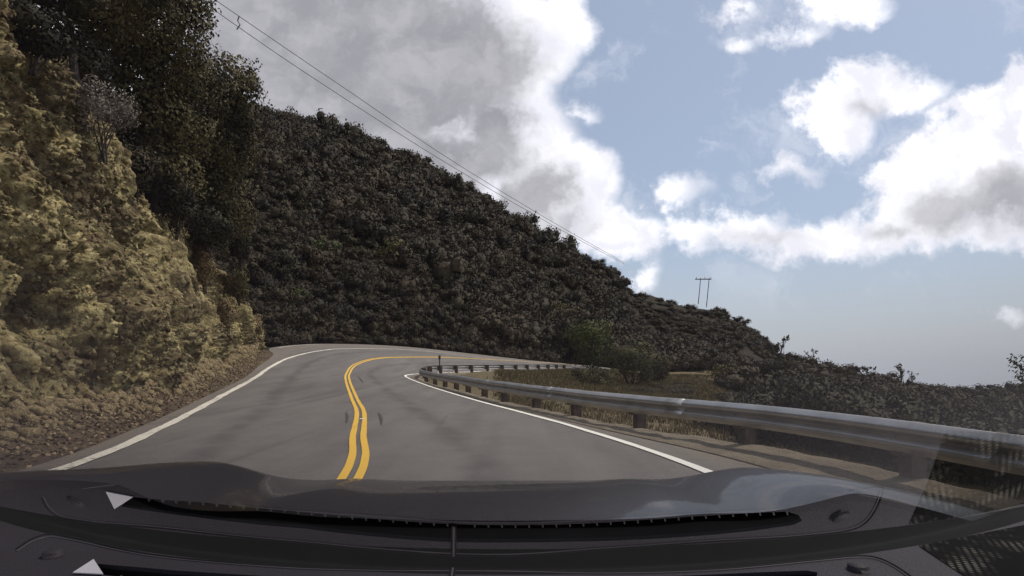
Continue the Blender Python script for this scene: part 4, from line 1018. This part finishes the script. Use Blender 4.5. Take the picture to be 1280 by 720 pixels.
# hood, cowl, wings
XC = -.06
def hy0(x):
    k_ = min(1, max(0, (abs(x-XC)-.74)/.16)); return 1.05+.22*x*x-.42*k_*k_*(3-2*k_)
def hood_z(x, y):
    u = abs(x-XC); b_ = .945-.02*max(0, y-.7)-.13*max(0, y-.85)**2*1.0
    b_ = .924-.055*(y-.75)-.085*max(0, y-1.1)**2-.9*max(0, y-1.75)**2
    fd = min(1, max(0, (y-.75)/.6)); fd = fd*fd*(3-2*fd); fd = (.8+.2*fd) if x < XC else (.35+.65*fd)
    bul = (.060 if x < XC else .040)*fd*math.exp(-((u-(.88 if x < XC else .78))/.17)**2) + .012*math.exp(-((u-.42)/.08)**2)*.5
    if x < XC: bul += .034*min(1, max(0, (u-.62)/.2))*math.exp(-((y-.98)/.24)**2)
    side = -.9*max(0, u-.93)**1.5*2
    return b_+bul+side
hx = np.linspace(-1.0, 1.0, 121)+XC; hy = np.linspace(0, 1, 70)
Vh = np.array([[(x, hy0(x)+(2.02-.30*((x-XC)/1.0)**2-hy0(x))*v, 0) for v in hy] for x in hx])
for i in range(Vh.shape[0]):
    for j in range(Vh.shape[1]): Vh[i, j, 2] = hood_z(Vh[i, j, 0], Vh[i, j, 1])
hood = mesh_np('hood', Vh.reshape(-1, 3), grid_faces(*Vh.shape[:2])[:, ::-1], M['paint'], car, smooth=True)
V = []
for x in np.linspace(-1.0, 1.0, 61)+XC: V += [(x, gy(x)+.004, ZD-.03), (x, gy(x)*.8+.2, ZD-.075), (x, hy0(x)-.01, hood_z(x, hy0(x))-.012), (x, hy0(x)+.25, hood_z(x, hy0(x)+.25)-.05)]
mesh_np('cowl', np.array(V), grid_faces(61, 4), M['black_trim'], car, smooth=True)
# front end and flanks below the hood edge
per_ = [tuple(Vh[0, j]) for j in range(70)]+[tuple(Vh[i, 69]) for i in range(1, 121)]+[tuple(Vh[120, j]) for j in range(68, -1, -1)]
V = []
for x, y, z in per_:
    o_ = .03
    V += [(x, y, z-.001), (x+math.copysign(.02, x)*(abs(x) > .9), y+(.05 if y > 1.6 else 0), z-.12), (x+math.copysign(.03, x)*(abs(x) > .8), y+(.09 if y > 1.6 else 0), .55), (x, y+(.06 if y > 1.6 else 0), .26)]
mesh_np('body', np.array(V), grid_faces(len(per_), 4), M['paint'], car, smooth=True)
for sx_ in (-1, 1):
    V, Fc = [], []
    wx = XC+sx_*.93; prf = [(-.1, .2), (-.1, .3), (-.07, .325), (.07, .325), (.1, .3), (.1, .2)]
    for k in range(32):
        a = k*6.28318/32
        for o_, r_ in prf: V.append((wx+o_, 1.25+r_*math.cos(a), .33+r_*math.sin(a)))
    for k in range(32):
        for j in range(5): Fc.append((k*6+j, k*6+j+1, ((k+1) % 32)*6+j+1, ((k+1) % 32)*6+j))
    mesh_py('tyre', V, Fc, M['rubber'], car, True)

# ---------------------------------------------------------------- light and sky
SUN_EL, SUN_AZ = 57, 62          # azimuth measured from straight ahead towards the right
sun = bpy.data.lights.new('sun', 'SUN'); sun.energy = 3.0; sun.angle = R(1); sun.color = (1, .93, .82)
so = bpy.data.objects.new('sun', sun); COL.objects.link(so)
sd = Vector((math.cos(R(SUN_EL))*math.sin(R(SUN_AZ)), math.cos(R(SUN_EL))*math.cos(R(SUN_AZ)), math.sin(R(SUN_EL))))
so.rotation_euler = sd.to_track_quat('Z', 'Y').to_euler()
w = bpy.data.worlds.new('World'); scene.world = w; w.use_nodes = True; t = NT(w.node_tree); w.node_tree.nodes.clear()
out = t.n('ShaderNodeOutputWorld'); bg = t.n('ShaderNodeBackground'); bg.inputs['Strength'].default_value = .13
sky = t.n('ShaderNodeTexSky', sky_type='NISHITA', sun_disc=False, sun_elevation=R(SUN_EL), sun_rotation=R(SUN_AZ), altitude=500, air_density=1.0, dust_density=1.6, ozone_density=1.5)
tc = t.n('ShaderNodeTexCoord'); sp = t.n('ShaderNodeSeparateXYZ'); t.l(tc.outputs['Generated'], sp.inputs[0])
fy = t.math('MAXIMUM', sp.outputs[1], .08)
u = t.math('DIVIDE', sp.outputs[0], fy); v = t.math('DIVIDE', sp.outputs[2], fy)
# flat cloud chart: column/row units of the notes taken from the photograph, tied to compass direction and height
cu = t.math('MULTIPLY_ADD', u, 7.2, 6.4); cv = t.math('MULTIPLY_ADD', v, -7.2, 4.5)
cmb = t.n('ShaderNodeCombineXYZ'); t.l(cu, cmb.inputs[0]); t.l(cv, cmb.inputs[1])
ch = cmb.outputs[0]
wn = t.n('ShaderNodeTexNoise'); wn.inputs['Scale'].default_value = 1.3; wn.inputs['Detail'].default_value = 6; wn.inputs['Roughness'].default_value = .62; t.l(ch, wn.inputs['Vector'])
wof = t.vmath('SUBTRACT', wn.outputs['Color'], (.5, .5, .5)); wsc = t.vmath('MULTIPLY', wof.outputs[0], (1.15, .95, 0))
wch = t.vmath('ADD', ch, wsc.outputs[0]).outputs[0]
def blobs(lst, vec):
    r = None
    for cx_, cy_, rx_, ry_ in lst:
        s1 = t.vmath('SUBTRACT', vec, (cx_/100, cy_/100, 0)); s2 = t.vmath('MULTIPLY', s1.outputs[0], (100/rx_, 100/ry_, 0)); ln = t.vmath('LENGTH', s2.outputs[0])
        e = t.math('MULTIPLY', t.math('SUBTRACT', 1., ln.outputs['Value']), min(rx_, ry_)/100*.9)
        r = e if r is None else t.math('SMOOTH_MAX', r, e, .12)
    return r
big = [(380, 60, 320, 170), (600, 60, 125, 105), (620, 170, 95, 100), (700, 30, 42, 42), (690, 240, 92, 70), (520, 170, 200, 120), (735, 135, 18, 12), (770, 292, 66, 42), (802, 342, 20, 13), (450, 250, 260, 90)]
mids = [(848, 245, 36, 15), (870, 292, 46, 25), (930, 290, 58, 28), (1000, 308, 75, 28), (1060, 302, 70, 32), (1120, 285, 80, 34)]
rgt = [(1085, 108, 72, 38), (1045, 150, 58, 40), (990, 208, 44, 14), (1125, 108, 52, 34), (1235, 150, 70, 58), (1195, 195, 75, 50), (1180, 235, 100, 56), (1240, 200, 70, 75), (1225, 250, 140, 55), (1300, 130, 60, 62), (1330, 230, 90, 80)]
tops = [(928, 18, 28, 13), (932, 52, 20, 13), (1000, 40, 34, 12), (1050, 10, 66, 20), (1258, 392, 19, 12), (120, 60, 200, 150), (1400, 60, 90, 40)]
allb = blobs(big+mids+rgt+tops, wch)
fn = t.noise(ch, 2.6, 8, .62)
den = t.math('ADD', allb, t.math('MULTIPLY', t.math('SUBTRACT', fn, .5), .34))
mask = t.ss(den, -.06, .15)
wisp = t.math('MULTIPLY', t.ss(t.noise(wch, .9, 7, .6), .52, .72), .32)
# behind and beside: broken cloud of the same kind
bn = t.noise(tc.outputs['Generated'], 2.2, 7, .6); back = t.ss(bn, .48, .56)
fr = t.ss(sp.outputs[1], .1, .3)
mask = t.math('ADD', t.math('MULTIPLY', mask, fr), t.math('MULTIPLY', back, t.math('SUBTRACT', 1., fr)))
mask = t.math('MAXIMUM', mask, t.math('MULTIPLY', wisp, t.ss(sp.outputs[2], .02, .25)))
# shaded hearts of the clouds
core = blobs([(440, 80, 260, 130), (600, 60, 70, 60), (620, 150, 60, 60), (560, 200, 120, 60), (670, 245, 55, 42), (715, 278, 45, 26), (380, 10, 200, 60)], wch)
core2 = blobs([(1190, 262, 60, 30), (1255, 245, 60, 42), (1110, 285, 40, 12), (960, 300, 50, 10), (1330, 240, 60, 60), (1090, 130, 30, 18)], wch)
fn2 = t.noise(wch, 1.7, 6, .55)
k1 = t.ss(t.math('ADD', core, t.math('MULTIPLY', t.math('SUBTRACT', fn2, .5), .9)), -.12, .34)
k2 = t.math('MULTIPLY', t.ss(t.math('ADD', core2, t.math('MULTIPLY', t.math('SUBTRACT', fn2, .5), .6)), -.12, .22), .8)
edge = t.ss(den, .0, .42)
kk_ = t.math('MAXIMUM', k1, k2)
billow = t.ss(fn2, .35, .7)
wh = t.mix(billow, (5.9, 6.1, 6.7), (8.6, 8.8, 9.3))
gy_ = t.mix(billow, (2.3, 2.35, 2.62), (3.25, 3.3, 3.6))
cc_ = t.mix(kk_, wh, gy_)
skc = t.mix(.65, sky.outputs[0], (2.5, 2.95, 3.6))
hz = t.ss(sp.outputs[2], -.02, .22, 1, 0)
skc = t.mix(t.math('MULTIPLY', hz, .75), skc, (3.3, 3.6, 4.1))
t.l(t.mix(mask, skc, cc_), bg.inputs[0]); t.l(bg.outputs[0], out.inputs[0])
w.cycles.sampling_method = 'MANUAL'; w.cycles.sample_map_resolution = 512

# ---------------------------------------------------------------- camera and render settings
cam = bpy.data.cameras.new('camera'); co = bpy.data.objects.new('camera', cam); COL.objects.link(co); scene.camera = co
co.location = (0, 0, CAM_Z); co.rotation_euler = (R(90), 0, 0)
cam.sensor_width = 36; cam.lens = F/1280*36; cam.shift_y = (HY-360)/1280; cam.clip_start = .01; cam.clip_end = 8000
vs = scene.view_settings; vs.view_transform = 'Standard'; vs.look = 'None'; vs.exposure = 0.42; vs.gamma = 1; vs.use_curve_mapping = False
scene.cycles.max_bounces = 6; scene.cycles.transparent_max_bounces = 8; scene.cycles.use_denoising = True
scene.render.resolution_x = 1024; scene.render.resolution_y = 576
